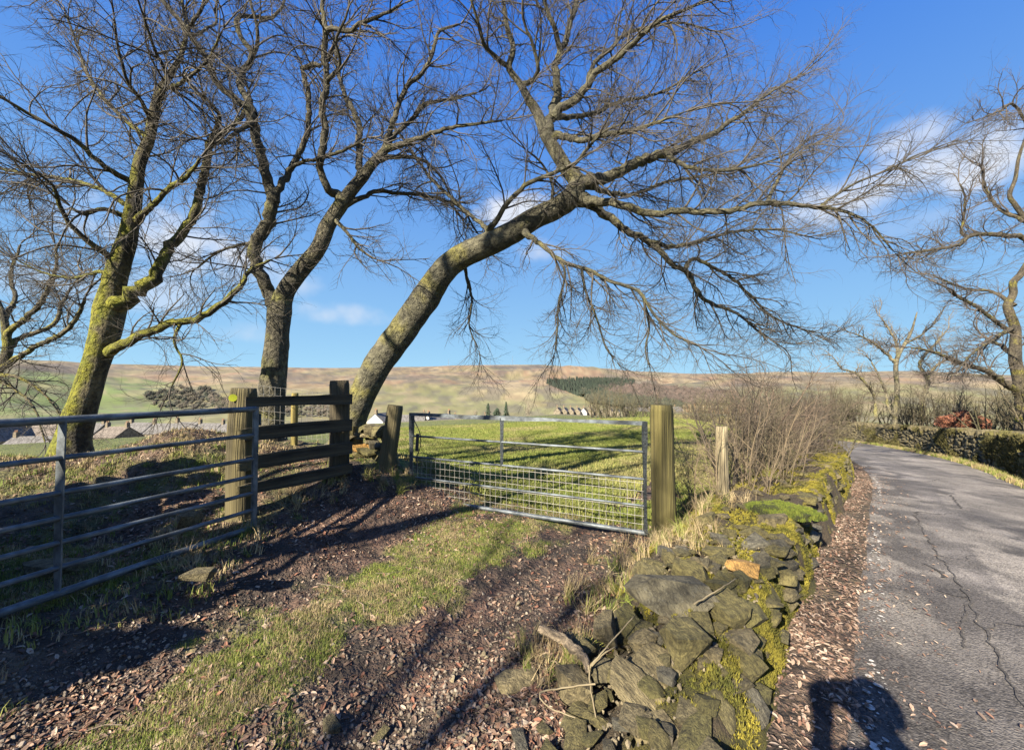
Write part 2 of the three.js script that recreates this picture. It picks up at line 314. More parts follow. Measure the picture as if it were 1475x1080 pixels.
{ // ground: one sheet of rings round the gateway, finest near the lens
  const az = []; for (let i = 0; i < 430; i++) az.push(-1.32 + 2.64 * i / 429); for (let i = 1; i < 70; i++) az.push(1.32 + (2 * Math.PI - 2.64) * i / 70);
  const NR = 235, R0 = 0.35, R1 = 58;
  const g = sheet(az.length, NR, (i, j) => { const r = j === 0 ? 0.001 : R0 * Math.pow(R1 / R0, (j - 1) / (NR - 2)), x = Math.sin(az[i]) * r, d = Math.cos(az[i]) * r; return [x, H(x, -d), -d]; }, groundColor, true);
  structure('ground', g, mat({ vertexColors: true, map: rep(T.grain, 0.7), bumpMap: rep(T.grainBump, 0.9), bumpScale: 0.035 }));
}
// far land: valley and moor
const MOOR = [0.145, 0.112, 0.062], BRACKEN = [0.17, 0.108, 0.064], BENT = [0.21, 0.168, 0.1], HEATHER = [0.075, 0.066, 0.055], GREENF = [0.11, 0.135, 0.042];
function hillColor(x, y, z) {
  const d = -z, r = Math.hypot(x, d), n = fbm(x / 260, d / 260, 3, 5), n2 = fbm(x / 70, d / 120, 9, 4), n3 = fbm(x / 500 + 7, d / 500, 23, 4), t = d > 0 ? x / d : 9;
  let c = mix3(MOOR, BENT, clamp((n - 0.4) * 4.2, 0, 1));
  c = mix3(c, BRACKEN, clamp((n2 - 0.5) * 6, 0, 0.85));
  c = mix3(c, HEATHER, clamp((n3 - 0.54) * 8, 0, 0.85));
  c = mix3(c, [0.125, 0.118, 0.05], clamp((fbm(x / 160, d / 160, 61, 4) - 0.55) * 5, 0, 0.6));
  const low = 1 - sstep(-35, 20, y + (n - 0.5) * 70 + (n2 - 0.5) * 25);
  c = mix3(c, mix3(GREENF, [0.155, 0.155, 0.06], n2), low * 0.65);
  if (t < -0.82 && r > 500 && r < 2000) c = mix3(c, [0.1, 0.145, 0.035], 0.85 * sstep(-0.82, -0.95, t + (n - 0.5) * 0.25) * (1 - sstep(30, 70, y)));
  const rough = fbm(x / 42, d / 75, 83, 4); c = mix3(c, HEATHER, clamp((rough - 0.54) * 7, 0, 0.6)); c = mix3(c, BENT, clamp((0.44 - rough) * 6, 0, 0.5));
  const fine = 0.6 + 0.8 * fbm(x / 16, d / 26, 77, 3);
  return [c[0] * fine, c[1] * fine, c[2] * fine];
}
{
  const az = []; for (let i = 0; i < 560; i++) az.push(-1.2 + 2.4 * i / 559); for (let i = 1; i < 60; i++) az.push(1.2 + (2 * Math.PI - 2.4) * i / 60);
  const NR = 150, R0 = 57, R1 = 5200;
  const g = sheet(az.length, NR, (i, j) => { const r = R0 * Math.pow(R1 / R0, j / (NR - 1)), x = Math.sin(az[i]) * r, d = Math.cos(az[i]) * r; return [x, H(x, -d), -d]; }, hillColor, true);
  structure('moorland_hills', g, mat({ vertexColors: true }));
}
// ------------------------------------------------------------------ the lane
const ROADW = (i) => { const a = LE[i], b = RE[i]; return [a, b]; };
function roadPoint(s, w) { const a = onLine(LE, LES, s, w); return a; }
{
  const ni = 56, nj = 520, L = LES[LES.length - 1];
  const width = (s) => { const [x, d] = onLine(LE, LES, s, 0); let m = 1e9; for (const q of RE) m = Math.min(m, Math.hypot(q[0] - x, q[1] - d)); return m - 0.42; };
  const W = []; for (let j = 0; j < nj; j++) W.push(width(L * j / (nj - 1)));
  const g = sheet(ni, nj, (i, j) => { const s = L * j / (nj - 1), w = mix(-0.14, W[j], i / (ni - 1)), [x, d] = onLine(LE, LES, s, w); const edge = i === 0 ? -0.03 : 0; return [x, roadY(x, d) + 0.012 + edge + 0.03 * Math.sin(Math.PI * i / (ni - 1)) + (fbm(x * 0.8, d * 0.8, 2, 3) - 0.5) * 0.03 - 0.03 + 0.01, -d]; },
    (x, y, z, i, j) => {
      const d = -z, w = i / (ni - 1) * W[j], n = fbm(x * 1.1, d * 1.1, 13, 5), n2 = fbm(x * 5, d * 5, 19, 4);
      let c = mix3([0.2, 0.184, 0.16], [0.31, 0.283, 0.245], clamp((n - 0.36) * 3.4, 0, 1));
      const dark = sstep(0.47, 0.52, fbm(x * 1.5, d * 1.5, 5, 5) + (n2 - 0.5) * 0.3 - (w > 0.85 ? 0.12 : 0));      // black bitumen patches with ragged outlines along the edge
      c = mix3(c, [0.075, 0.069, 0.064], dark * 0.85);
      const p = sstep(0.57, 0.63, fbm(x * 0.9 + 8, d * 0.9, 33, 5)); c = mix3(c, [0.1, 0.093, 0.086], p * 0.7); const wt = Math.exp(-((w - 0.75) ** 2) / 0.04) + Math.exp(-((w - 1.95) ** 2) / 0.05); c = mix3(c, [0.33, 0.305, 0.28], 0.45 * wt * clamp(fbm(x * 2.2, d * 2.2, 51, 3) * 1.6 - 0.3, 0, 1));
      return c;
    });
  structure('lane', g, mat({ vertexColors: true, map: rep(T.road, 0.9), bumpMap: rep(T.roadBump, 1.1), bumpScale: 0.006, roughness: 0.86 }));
}
const laneTop = (x, d) => { const [e] = along(LE, LES, x, d); return roadY(x, d) - 0.008 + (fbm(x * 0.8, d * 0.8, 2, 3) - 0.5) * 0.03 + 0.03 * Math.sin(Math.PI * clamp((e + 0.14) / 2.45, 0, 1)); };
{ // worn white edge line: flakes of paint; cracks in the surface: ribbons
  const r = rnd(5), paint = mat({ color: lin(0.52, 0.5, 0.45), map: T.fine, roughness: 0.8 }), flakes = [];
  for (let s = S0 - 0.5; s < S0 + 16; s += 0.045) {
    if (fbm(s * 1.7, 3, 1, 4) < 0.48) continue;
    for (let q = 0; q < 2; q++) {
      const [x, d] = onLine(LE, LES, s + r() * 0.05, (r() - 0.5) * 0.09), n = 7, a0 = r() * 6, sz = 0.005 + r() * r() * r() * 0.036, v = [];
      const pts = []; for (let k = 0; k < n; k++) { const a = a0 + k / n * 6.283, q2 = sz * (0.45 + r() * 0.8); pts.push([x + Math.cos(a) * q2, d + Math.sin(a) * q2 * 1.1]); }
      const y = laneTop(x, d) + 0.009;
      for (let k = 0; k < n; k++) { const A = pts[k], B = pts[(k + 1) % n]; v.push(x, y, -d, A[0], y, -A[1], B[0], y, -B[1]); }
      const g = new THREE.BufferGeometry(); g.setAttribute('position', new THREE.Float32BufferAttribute(v, 3)); flakes.push(g);
    }
  }
  const g = mergeGeometries(flakes); g.computeVertexNormals(); structure('road_marking', boxUV(g), paint);
  const crack = mat({ color: lin(0.075, 0.069, 0.062), map: T.fine, roughness: 0.95 });
  const ribs = [];
  const line = (uv, w) => {
    const pts = uv.map(([u, v]) => { let q = G(u, v, 0); for (let k = 0; k < 6; k++) q = G(u, v, laneTop(q.x, -q.z)); return q; }), c = new THREE.CatmullRomCurve3(pts), n = 90, v = [];
    let prev = null;
    for (let k = 0; k <= n; k++) {
      const q = c.getPoint(k / n), t = c.getTangent(k / n), nx = -t.z, nz = t.x, j = (fbm(q.x * 9, q.z * 9, 2, 4) - 0.5) * 0.09, ww = w * (0.35 + 1.3 * vn3(q.x * 14, q.z * 14, 4)), y = laneTop(q.x, -q.z) + 0.009;
      const a = [q.x + nx * (j - ww), y, q.z + nz * (j - ww)], b = [q.x + nx * (j + ww), y, q.z + nz * (j + ww)];
      if (prev) v.push(...prev[0], ...prev[1], ...a, ...prev[1], ...b, ...a);
      prev = [a, b];
    }
    const g2 = new THREE.BufferGeometry(); g2.setAttribute('position', new THREE.Float32BufferAttribute(v, 3)); ribs.push(g2);
  };
  line([[1318, 742], [1335, 775], [1352, 800], [1375, 830], [1398, 868], [1415, 905], [1440, 950], [1470, 1010], [1520, 1090]], 0.005);
  line([[1318, 742], [1328, 738], [1350, 741], [1372, 740]], 0.008);
  line([[1340, 706], [1365, 712], [1378, 724], [1386, 733]], 0.01);
  line([[1352, 850], [1375, 858], [1395, 862]], 0.008);
  line([[1330, 812], [1352, 822], [1366, 834]], 0.012);
  line([[1352, 800], [1380, 806], [1412, 802], [1450, 808]], 0.004); line([[1398, 868], [1385, 900], [1392, 935]], 0.004); line([[1300, 690], [1330, 694], [1352, 690]], 0.005); line([[1415, 905], [1448, 900], [1480, 905]], 0.004);
  const gg = mergeGeometries(ribs); gg.computeVertexNormals(); structure('road_crack', boxUV(gg), crack);
}
// ------------------------------------------------------------------ bare trees: traced trunk and limbs, grown branches and twigs
const M = {};
M.bark = mat({ vertexColors: true, map: rep(T.bark, 1.6), bumpMap: rep(T.barkBump, 2.2), bumpScale: 0.02 });
M.twig = mat({ vertexColors: true, roughness: 0.8 });
function jitter(r) { return V(r() - 0.5, r() - 0.5, r() - 0.5).multiplyScalar(2); }
// bark colour with moss: patches by noise, thick on the weather side (wx, wz), thinning up the tree
function barkColor(o) {
  return (p, n) => {
    const a = fbm(p.x * 4 + n.x, p.y * 3 + n.y, p.z * 4 + n.z, 4), b = fbm(p.x * 13 + n.x * 3, p.y * 11 + n.y * 3, p.z * 13 + n.z * 3, 3);
    let c = mix3(o.dark, o.light, clamp((a - 0.32) * 2.3 + (b - 0.5) * 0.5, 0, 1));
    if (b > 0.7) c = mix3(c, [0.24, 0.23, 0.17], clamp((b - 0.7) * 5, 0, 0.5));
    const side = o.moss * (0.45 + 0.55 * (n.x * -0.8 + n.z * 0.35) + 0.35 * n.y) * (1 - sstep(o.top * 0.35, o.top, p.y) * 0.75);
    const m = clamp((side + (fbm(p.x * 6, p.y * 4.5, p.z * 6, 4) - 0.5) * 1.6 + (b - 0.5) * 0.8 - 0.25) * 2.6, 0, 1);
    return mix3(c, mix3(o.mossA || [0.15, 0.155, 0.012], o.mossB || [0.26, 0.23, 0.02], b), m * 0.9);
  };
}
function resample(pts, rad, step, wig, r) {
  const c = new THREE.CatmullRomCurve3(pts, false, 'centripetal'), L = c.getLength(), n = Math.max(3, Math.ceil(L / step)), out = [], ro = [];
  const cum = [0]; for (let i = 1; i < pts.length; i++) cum.push(cum[i - 1] + pts[i].distanceTo(pts[i - 1]));
  const tot = cum[cum.length - 1];
  for (let k = 0; k <= n; k++) {
    const t = k / n, q = c.getPointAt(t), s = t * tot; let i = 0; while (i < cum.length - 2 && cum[i + 1] < s) i++;
    ro.push(mix(rad[i], rad[i + 1], clamp((s - cum[i]) / (cum[i + 1] - cum[i]), 0, 1)));
    if (k && wig) q.add(jitter(r).multiplyScalar(wig * ro[k] * (k < n ? 1 : 0.3)));
    out.push(q);
  }
  return [out, ro, L];
}
// grows a branch and its offspring into buf
function grow(buf, r, p, dir, len, rad, lv, cfg) {
  const C = cfg.lv[lv], n = Math.max(2, Math.round(len / C.step)), pts = [p.clone()], rr = [rad], d = dir.clone(), q = p.clone(), st = len / n;
  const trop = cfg.trop(p, d, lv), bend = jitter(r).multiplyScalar(C.wander * 0.45);
  for (let k = 1; k <= n; k++) {
    bend.multiplyScalar(0.72).addScaledVector(jitter(r), C.wander * 0.75); d.addScaledVector(jitter(r), C.wander * 0.35).addScaledVector(bend, 1).addScaledVector(trop, C.pull * st).normalize();
    q.addScaledVector(d, st); pts.push(q.clone()); rr.push(mix(rad, rad * C.end, Math.pow(k / n, 0.85)));
  }
  const col = cfg.color;
  buf.add(pts, rr, C.sides, { tip: true, color: col, uvr: 0.2 });
  if (lv + 1 >= cfg.lv.length) return;
  spawn(buf, r, pts, rr, len, lv + 1, cfg, C.from);
}
function spawn(buf, r, pts, rr, len, lv, cfg, from = 0.15, o = {}) {
  const C = cfg.lv[lv], N = pts.length - 1, cnt = Math.max(1, Math.round(len * (1 - from) / C.gap));
  let phi = r() * 6.28;
  for (let k = 0; k < cnt; k++) {
    const f = from + (1 - from) * (k + r() * 0.9) / cnt, x = f * N, i = Math.min(Math.floor(x), N - 1), p = pts[i].clone().lerp(pts[i + 1], x - i), R = mix(rr[i], rr[i + 1], x - i);
    const t = pts[i + 1].clone().sub(pts[i]).normalize();
    const a = V(r() - 0.5, r() - 0.5, r() - 0.5).normalize(), s = a.cross(t).normalize(), b = t.clone().cross(s);
    phi += 2.4 + (r() - 0.5) * 1.4;
    const ang = mix(C.ang[0], C.ang[1], r()), out = s.multiplyScalar(Math.cos(phi)).addScaledVector(b, Math.sin(phi));
    if (cfg.flat) out.addScaledVector(cfg.flat, -out.dot(cfg.flat) * 0.55);
    if (o.bias) out.addScaledVector(o.bias, 0.7).normalize();
    const dir = t.multiplyScalar(Math.cos(ang)).addScaledVector(out, Math.sin(ang)).normalize();
    let L = mix(C.len[0], C.len[1], r() * r() * 0.6 + r() * 0.4) * (1 - 0.45 * f) * (o.scale || 1);
    if (lv >= 2) L = Math.min(L, len * 0.75 + 0.04);
    const cr = Math.min(R * 0.72, Math.max(C.rad * (0.6 + 0.7 * r()), 0.0011));
    grow(buf, r, p, dir, L, cr, lv, cfg);
  }
}
// trunk and limbs as [u, v, half-width in pixels, depth offset]
function traced(list, D) { const pts = [], rad = []; for (const [u, v, w, dd = 0] of list) { pts.push(P(u, v, D + dd)); const q = ((u - CX) / FOC) ** 2 + ((v - CY) / FOC) ** 2; rad.push(w * 0.9 * (D + dd) / FOC * Math.pow(1 + q, -0.36)); } return [pts, rad]; }
const twigCol = (a, b) => (p) => { const n = vn3(p.x * 2.2, p.y * 2.2, p.z * 2.2), m = vn3(p.x * 31, p.y * 31, p.z * 31); return mix3(a, b, clamp(n * 0.6 + m * 0.5, 0, 1)); };
function makeTree(o) {
  const g = thing(o.name, o.label, 'tree', null, 0, o.group), r = rnd(o.seed), D = o.D;
  const bc = barkColor(o.bark), total = { t: 0 };
  const [tp, tr] = traced(o.trunk, D);
  const root = tp[0].clone(); 
  if (o.base) { tp.unshift(V(o.base.x, H(o.base.x, o.base.z) - 0.12, o.base.z)); tr.unshift(tr[0] * 1.15); }
  const [P1, R1, L1] = resample(tp, tr, o.tstep || 0.05, 0, r);
  const y0 = P1[0].y;
  const tb = new Tubes(true);
  tb.add(P1, R1, o.tsides || 22, { color: bc, lump: 0.13, uvr: 1.4, tip: true, flare: (k, a, p) => { const hgt = p.y - y0; return hgt < 0.55 ? 1 + 0.75 * Math.pow(1 - hgt / 0.55, 2) * (0.75 + 0.5 * Math.sin(a * 4 + 1) * 0.6 + 0.25 * Math.sin(a * 7)) : 1; } });
  part('trunk', tb.geo(true), M.bark, g);
  const cfg = o.cfg, tw = new Tubes(true);
  for (const lb of o.limbs) {
    const opt = Array.isArray(lb[0]) ? {} : lb[0], L = Array.isArray(lb[0]) ? lb : lb.slice(1);
    const [lp, lr] = traced(L, D); lr[0] *= 1.15; const [Q, R, len] = resample(lp, lr, 0.09, 0.35, r), b = new Tubes(true);
    b.add(Q, R, R[0] > 0.06 ? 12 : 8, { color: bc, lump: 0.1, uvr: 0.6, tip: true });
    part('branch', b.geo(true), M.bark, g);
    spawn(tw, r, Q, R, len, 0, cfg, opt.from ?? 0.12, { scale: opt.scale || 1, bias: opt.bias });
    const e = Q[Q.length - 1], t = e.clone().sub(Q[Q.length - 2]).normalize();
    for (let k = 0; k < 2; k++) grow(tw, r, e, t.clone().addScaledVector(jitter(r), 0.25).normalize(), mix(...cfg.lv[0].len, 0.5) * (opt.scale || 1), R[R.length - 1] * 0.85, 0, cfg);
  }
  if (o.trunkFrom !== undefined) spawn(tw, r, P1, R1, L1, 0, cfg, o.trunkFrom, { scale: 0.9 });
  const m = part('twigs', tw.geo(), M.twig, g); m.userData.kind = 'stuff';
  return g;
}
const SKYWARD = V(0, 1, 0);
function cfg(o) {
  return {
    color: twigCol(o.ca || [0.02, 0.018, 0.015], o.cb || [0.078, 0.068, 0.05]), flat: o.flat,
    trop: o.trop || ((p, d, lv) => V(d.x * 0.5, 0.35, d.z * 0.3)),
    lv: [
      { step: 0.12, wander: 0.24, pull: 0.32, gap: (o.g0 || 0.2) * 0.66, len: o.l0 || [0.8, 2.0], ang: [0.5, 1.1], rad: o.r0 || 0.0155, end: 0.3, sides: 5, from: 0.14 },
      { step: 0.085, wander: 0.33, pull: 0.36, gap: (o.g1 || 0.125) * 0.75, len: o.l1 || [0.4, 1.2], ang: [0.45, 0.95], rad: o.r1 || 0.0066, end: 0.35, sides: 3, from: 0.12 },
      { step: 0.09, wander: 0.36, pull: 0.32, gap: (o.g2 || 0.085) * 0.85, len: o.l2 || [0.16, 0.6], ang: [0.4, 0.85], rad: o.r2 || 0.003, end: 0.45, sides: 3, from: 0.2 },
    ].slice(0, o.n || 3),
  };
}
makeTree({
  name: 'beech_tree', label: 'bare tree with thick yellow-green moss on its leaning trunk behind metal gate', seed: 11, D: 5.9, group: 'bare trees along the bank',
  bark: { dark: [0.045, 0.04, 0.028], light: [0.17, 0.145, 0.085], moss: 1.5, top: 7, mossA: [0.1, 0.125, 0.006], mossB: [0.235, 0.22, 0.012] }, base: P(100, 655, 5.9), trunkFrom: 0.55,
  trunk: [[104, 640, 29], [120, 580, 24], [136, 526, 22], [152, 477, 24], [158, 445, 26], [163, 412, 20], [172, 380, 18], [182, 347, 16], [191, 299, 13.5], [196, 266, 12], [200, 237, 11], [215, 197, 10], [224, 152, 9], [234, 125, 7.5], [251, 98, 5.5], [261, 78, 4.5, 0.1], [268, 50, 3.5, 0.2], [262, 0, 3, 0.3], [255, -70, 2, 0.3]],
  limbs: [
    [{ scale: 0.6 }, [155, 508, 10], [170, 500, 9.5, -0.1], [195, 487, 8.5, -0.2], [227, 472, 7.5, -0.25], [250, 464, 7, -0.3], [281, 460, 6.5, -0.3], [322, 434, 5.5, -0.2], [346, 411, 4.5, 0], [359, 390, 3.5, 0.2], [395, 372, 2, 0.4]],
    [[163, 440, 17], [182, 428, 15], [214, 406, 12, 0.1], [233, 376, 10, 0.25], [251, 346, 9, 0.4], [278, 312, 8, 0.5], [288, 271, 7.5, 0.6], [298, 230, 7, 0.7], [301, 203, 6, 0.7], [319, 193, 5, 0.8], [346, 170, 4, 0.9], [360, 140, 2.5, 1.0]],
    [[299, 212, 5, 0.7], [308, 190, 4.5, 0.6], [315, 166, 4, 0.5], [295, 142, 3, 0.3], [271, 118, 2.5, 0.2], [262, 90, 1.6, 0.2]],
    [[196, 318, 7], [208, 306, 6, -0.1], [220, 295, 5.5, -0.25], [244, 271, 5, -0.5], [271, 251, 4, -0.8], [290, 225, 2.5, -1.0]],
    [[172, 380, 8], [159, 371, 6.5, -0.1], [136, 354, 6, -0.25], [110, 333, 5, -0.4], [94, 315, 4.5, -0.5], [84, 292, 4, -0.6], [76, 268, 3, -0.7], [40, 240, 2, -0.9]],
    [[187, 300, 6], [180, 295, 5.5], [146, 273, 5, 0.3], [102, 259, 4.5, 0.6], [51, 252, 4, 0.8], [0, 243, 3.5, 1.0], [-60, 232, 2.5, 1.1]],
    [[196, 265, 7], [185, 259, 6.2], [146, 237, 5.6, -0.3], [125, 217, 5.2, -0.4], [105, 200, 5, -0.5], [71, 180, 4.6, -0.7], [44, 166, 4, -0.8], [0, 139, 3.4, -1.0], [-50, 110, 2.5, -1.2]],
    [[214, 202, 6], [207, 195, 5.2], [176, 169, 4.5, 0.4], [153, 146, 4, 0.6], [125, 105, 3.5, 0.9], [112, 68, 2.6, 1.1], [92, 15, 2, 1.3]],
    [[219, 185, 5], [212, 165, 4.5, -0.1], [203, 146, 4, -0.3], [183, 115, 3.2, -0.6], [169, 68, 2.6, -0.8], [164, 22, 2, -1.0]],
    [{ scale: 0.8 }, [180, 312, 5.5], [165, 305, 5, -0.1], [143, 302, 4, -0.3], [117, 308, 3.5, -0.4], [100, 296, 2.5, -0.5]],
    [[228, 140, 4.5], [240, 110, 4, -0.4], [222, 70, 3.2, -0.8], [205, 20, 2.4, -1.1], [190, -30, 1.6, -1.3]],
    [[232, 130, 4.5], [262, 118, 3.5, -0.5], [300, 84, 2.6, -0.9], [322, 40, 1.8, -1.2]],
    [{ scale: 0.8 }, [168, 395, 5], [140, 392, 4, 0.5], [105, 400, 3, 0.9], [60, 392, 2.2, 1.2], [20, 372, 1.6, 1.4]],
    [{ scale: 0.6 }, [262, 462, 3, -0.3], [250, 490, 2.5, -0.4], [262, 520, 2, -0.5], [245, 560, 1.6, -0.5]],
  ],
  cfg: cfg({ trop: (p, d, lv) => V(-0.75 + d.x * 0.4, p.y < 3.2 ? 0.05 : 0.5, d.z * 0.4), g0: 0.24, l0: [0.9, 2.2] }),
});
makeTree({
  name: 'beech_tree', label: 'bare grey tree with one upright trunk forking into two behind the wooden stile', seed: 22, D: 6.7, group: 'bare trees along the bank',
  bark: { dark: [0.072, 0.067, 0.048], light: [0.145, 0.132, 0.092], moss: 0.28, top: 7, mossA: [0.11, 0.115, 0.03], mossB: [0.17, 0.165, 0.05] }, base: P(386, 652, 6.7), trunkFrom: 0.995,
  trunk: [[387, 640, 23], [391, 580, 21], [396, 520, 20], [400, 480, 19], [403, 447, 20], [411, 420, 15], [424, 400, 14.5], [437, 384, 14.2], [458, 358, 13.8], [472, 325, 13.2], [490, 296, 12.4], [505, 275, 11], [523, 254, 10], [535, 237, 9], [551, 220, 7.5], [556, 208, 5]],
  limbs: [
    [{ scale: 0.9 }, [402, 448, 14], [392, 426, 12], [383, 411, 11.5, -0.05], [371, 385, 10.5, -0.1], [366, 362, 10.5, -0.1], [375, 342, 11, -0.1], [384, 324, 11, -0.1], [394, 290, 11, -0.1], [387, 269, 10, -0.1], [377, 229, 9.2, -0.2], [369, 199, 9, -0.25], [364, 171, 9.4, -0.3], [352, 153, 8, -0.35], [331, 137, 7, -0.4], [312, 119, 6.2, -0.5], [300, 92, 6, -0.6], [288, 70, 5.5, -0.6], [270, 46, 5.2, -0.7], [258, 28, 5, -0.7], [239, 6, 4.6, -0.8], [215, -30, 4, -0.9], [190, -70, 3, -1]],
    [[395, 290, 9, -0.1], [401, 275, 6.6, -0.1], [416, 247, 6, 0.1], [429, 226, 5.5, 0.2], [441, 195, 5.2, 0.3], [445, 171, 5, 0.35], [444, 137, 5, 0.4], [438, 113, 5, 0.4], [435, 101, 5, 0.4], [444, 95, 4.8, 0.3], [465, 93, 4.2, 0.2]],
    [[364, 165, 8, -0.3], [360, 150, 7, -0.3], [352, 137, 6.6, -0.25], [346, 122, 6.6, -0.2], [348, 107, 6.2, -0.1], [358, 92, 6, 0], [363, 76, 5.6, 0], [349, 58, 5, 0], [340, 37, 5, 0], [346, 23, 4.6, 0.1], [361, 24, 4, 0.2], [389, 26, 3.6, 0.4], [404, 12, 2.6, 0.5], [415, -20, 2, 0.6]],
    [[363, 80, 4.5, 0], [370, 61, 4, -0.1], [369, 30, 3.4, -0.2], [361, 6, 3, -0.3], [350, -40, 2, -0.4]],
    [[270, 48, 4, -0.7], [282, 50, 3.6, -0.5], [300, 40, 3, -0.3], [311, 33, 2.6, -0.2], [309, 16, 2.2, -0.1], [318, -20, 1.5, 0]],
    [[268, 42, 4, -0.7], [284, 22, 3.6, -0.9], [294, 2, 3, -1.1], [300, -40, 2, -1.3]],
    [[552, 218, 6], [558, 199, 5.2], [569, 165, 5, 0.1], [581, 137, 4.6, 0.2], [590, 119, 4.2, 0.3], [609, 104, 4, 0.3], [624, 73, 3.8, 0.4], [633, 46, 3, 0.5], [664, 34, 2, 0.7]],
    [[553, 216, 6], [584, 205, 4.4, -0.2], [621, 192, 4, -0.4], [655, 182, 3.2, -0.6], [690, 178, 2.4, -0.8], [730, 172, 1.6, -1]],
    [[520, 256, 7], [518, 241, 6.2, 0.1], [517, 214, 6, 0.2], [516, 177, 5.5, 0.4], [505, 153, 5, 0.5], [496, 134, 4.5, 0.6], [487, 104, 4, 0.8], [484, 85, 3, 0.9], [478, 40, 2, 1.1]],
    [[495, 292, 10], [485, 281, 8], [474, 272, 7, -0.15], [461, 250, 6.4, -0.25], [464, 220, 6.6, -0.3], [467, 183, 6.6, -0.3], [464, 153, 6.2, -0.35], [471, 116, 6, -0.4], [467, 76, 6, -0.4], [468, 43, 5.6, -0.5], [465, 18, 4.6, -0.5], [462, -30, 3.5, -0.6], [455, -80, 2, -0.7]],
    [[468, 46, 5, -0.5], [478, 42, 5, -0.55], [505, 43, 4.6, -0.7], [520, 34, 4, -0.8], [551, 21, 3, -0.9], [583, 4, 2, -1.1]],
    [{ scale: 0.8 }, [496, 297, 5], [523, 284, 4.2, 0.1], [542, 275, 3.8, 0.25], [566, 278, 3.2, 0.4], [603, 280, 3, 0.6], [633, 286, 2.6, 0.8], [664, 300, 2, 0.9], [690, 340, 1.4, 1]],
    [[556, 210, 5], [575, 188, 4, 0.3], [597, 168, 3.8, 0.5], [612, 150, 3.4, 0.7], [658, 141, 2.6, 1], [690, 132, 1.8, 1.2]],
    [[540, 232, 5], [570, 225, 4, 0.5], [610, 232, 3, 0.9], [640, 262, 2.2, 1.1], [655, 300, 1.5, 1.2]],
    [{ scale: 0.8 }, [414, 245, 3.4], [432, 234, 3.4, -0.2], [462, 228, 3, -0.4], [493, 217, 2.8, -0.6], [530, 198, 2, -0.8]],
    [[470, 120, 4, -0.4], [490, 90, 3.6, -0.7], [483, 60, 3, -0.9], [500, 20, 2.2, -1.1], [505, -30, 1.5, -1.2]],
    [{ scale: 0.7 }, [376, 345, 4, -0.1], [350, 352, 3, 0.3], [315, 362, 2.2, 0.6], [280, 388, 1.6, 0.8]],
    [{ scale: 0.7, bias: V(0, -1, 0) }, [480, 312, 4], [500, 335, 3, -0.2], [520, 360, 2.4, -0.4], [545, 375, 1.6, -0.5]],
    [[365, 175, 5, -0.3], [340, 190, 4, -0.6], [318, 205, 3, -0.9], [285, 200, 2, -1.1]],
  ],
  cfg: cfg({ trop: (p, d, lv) => V((p.x > -2.6 ? 0.45 : -0.3) + d.x * 0.35, p.y < 3.8 ? -0.1 : 0.55, d.z * 0.4), ca: [0.021, 0.019, 0.016], cb: [0.085, 0.074, 0.056], g0: 0.29 }),
});
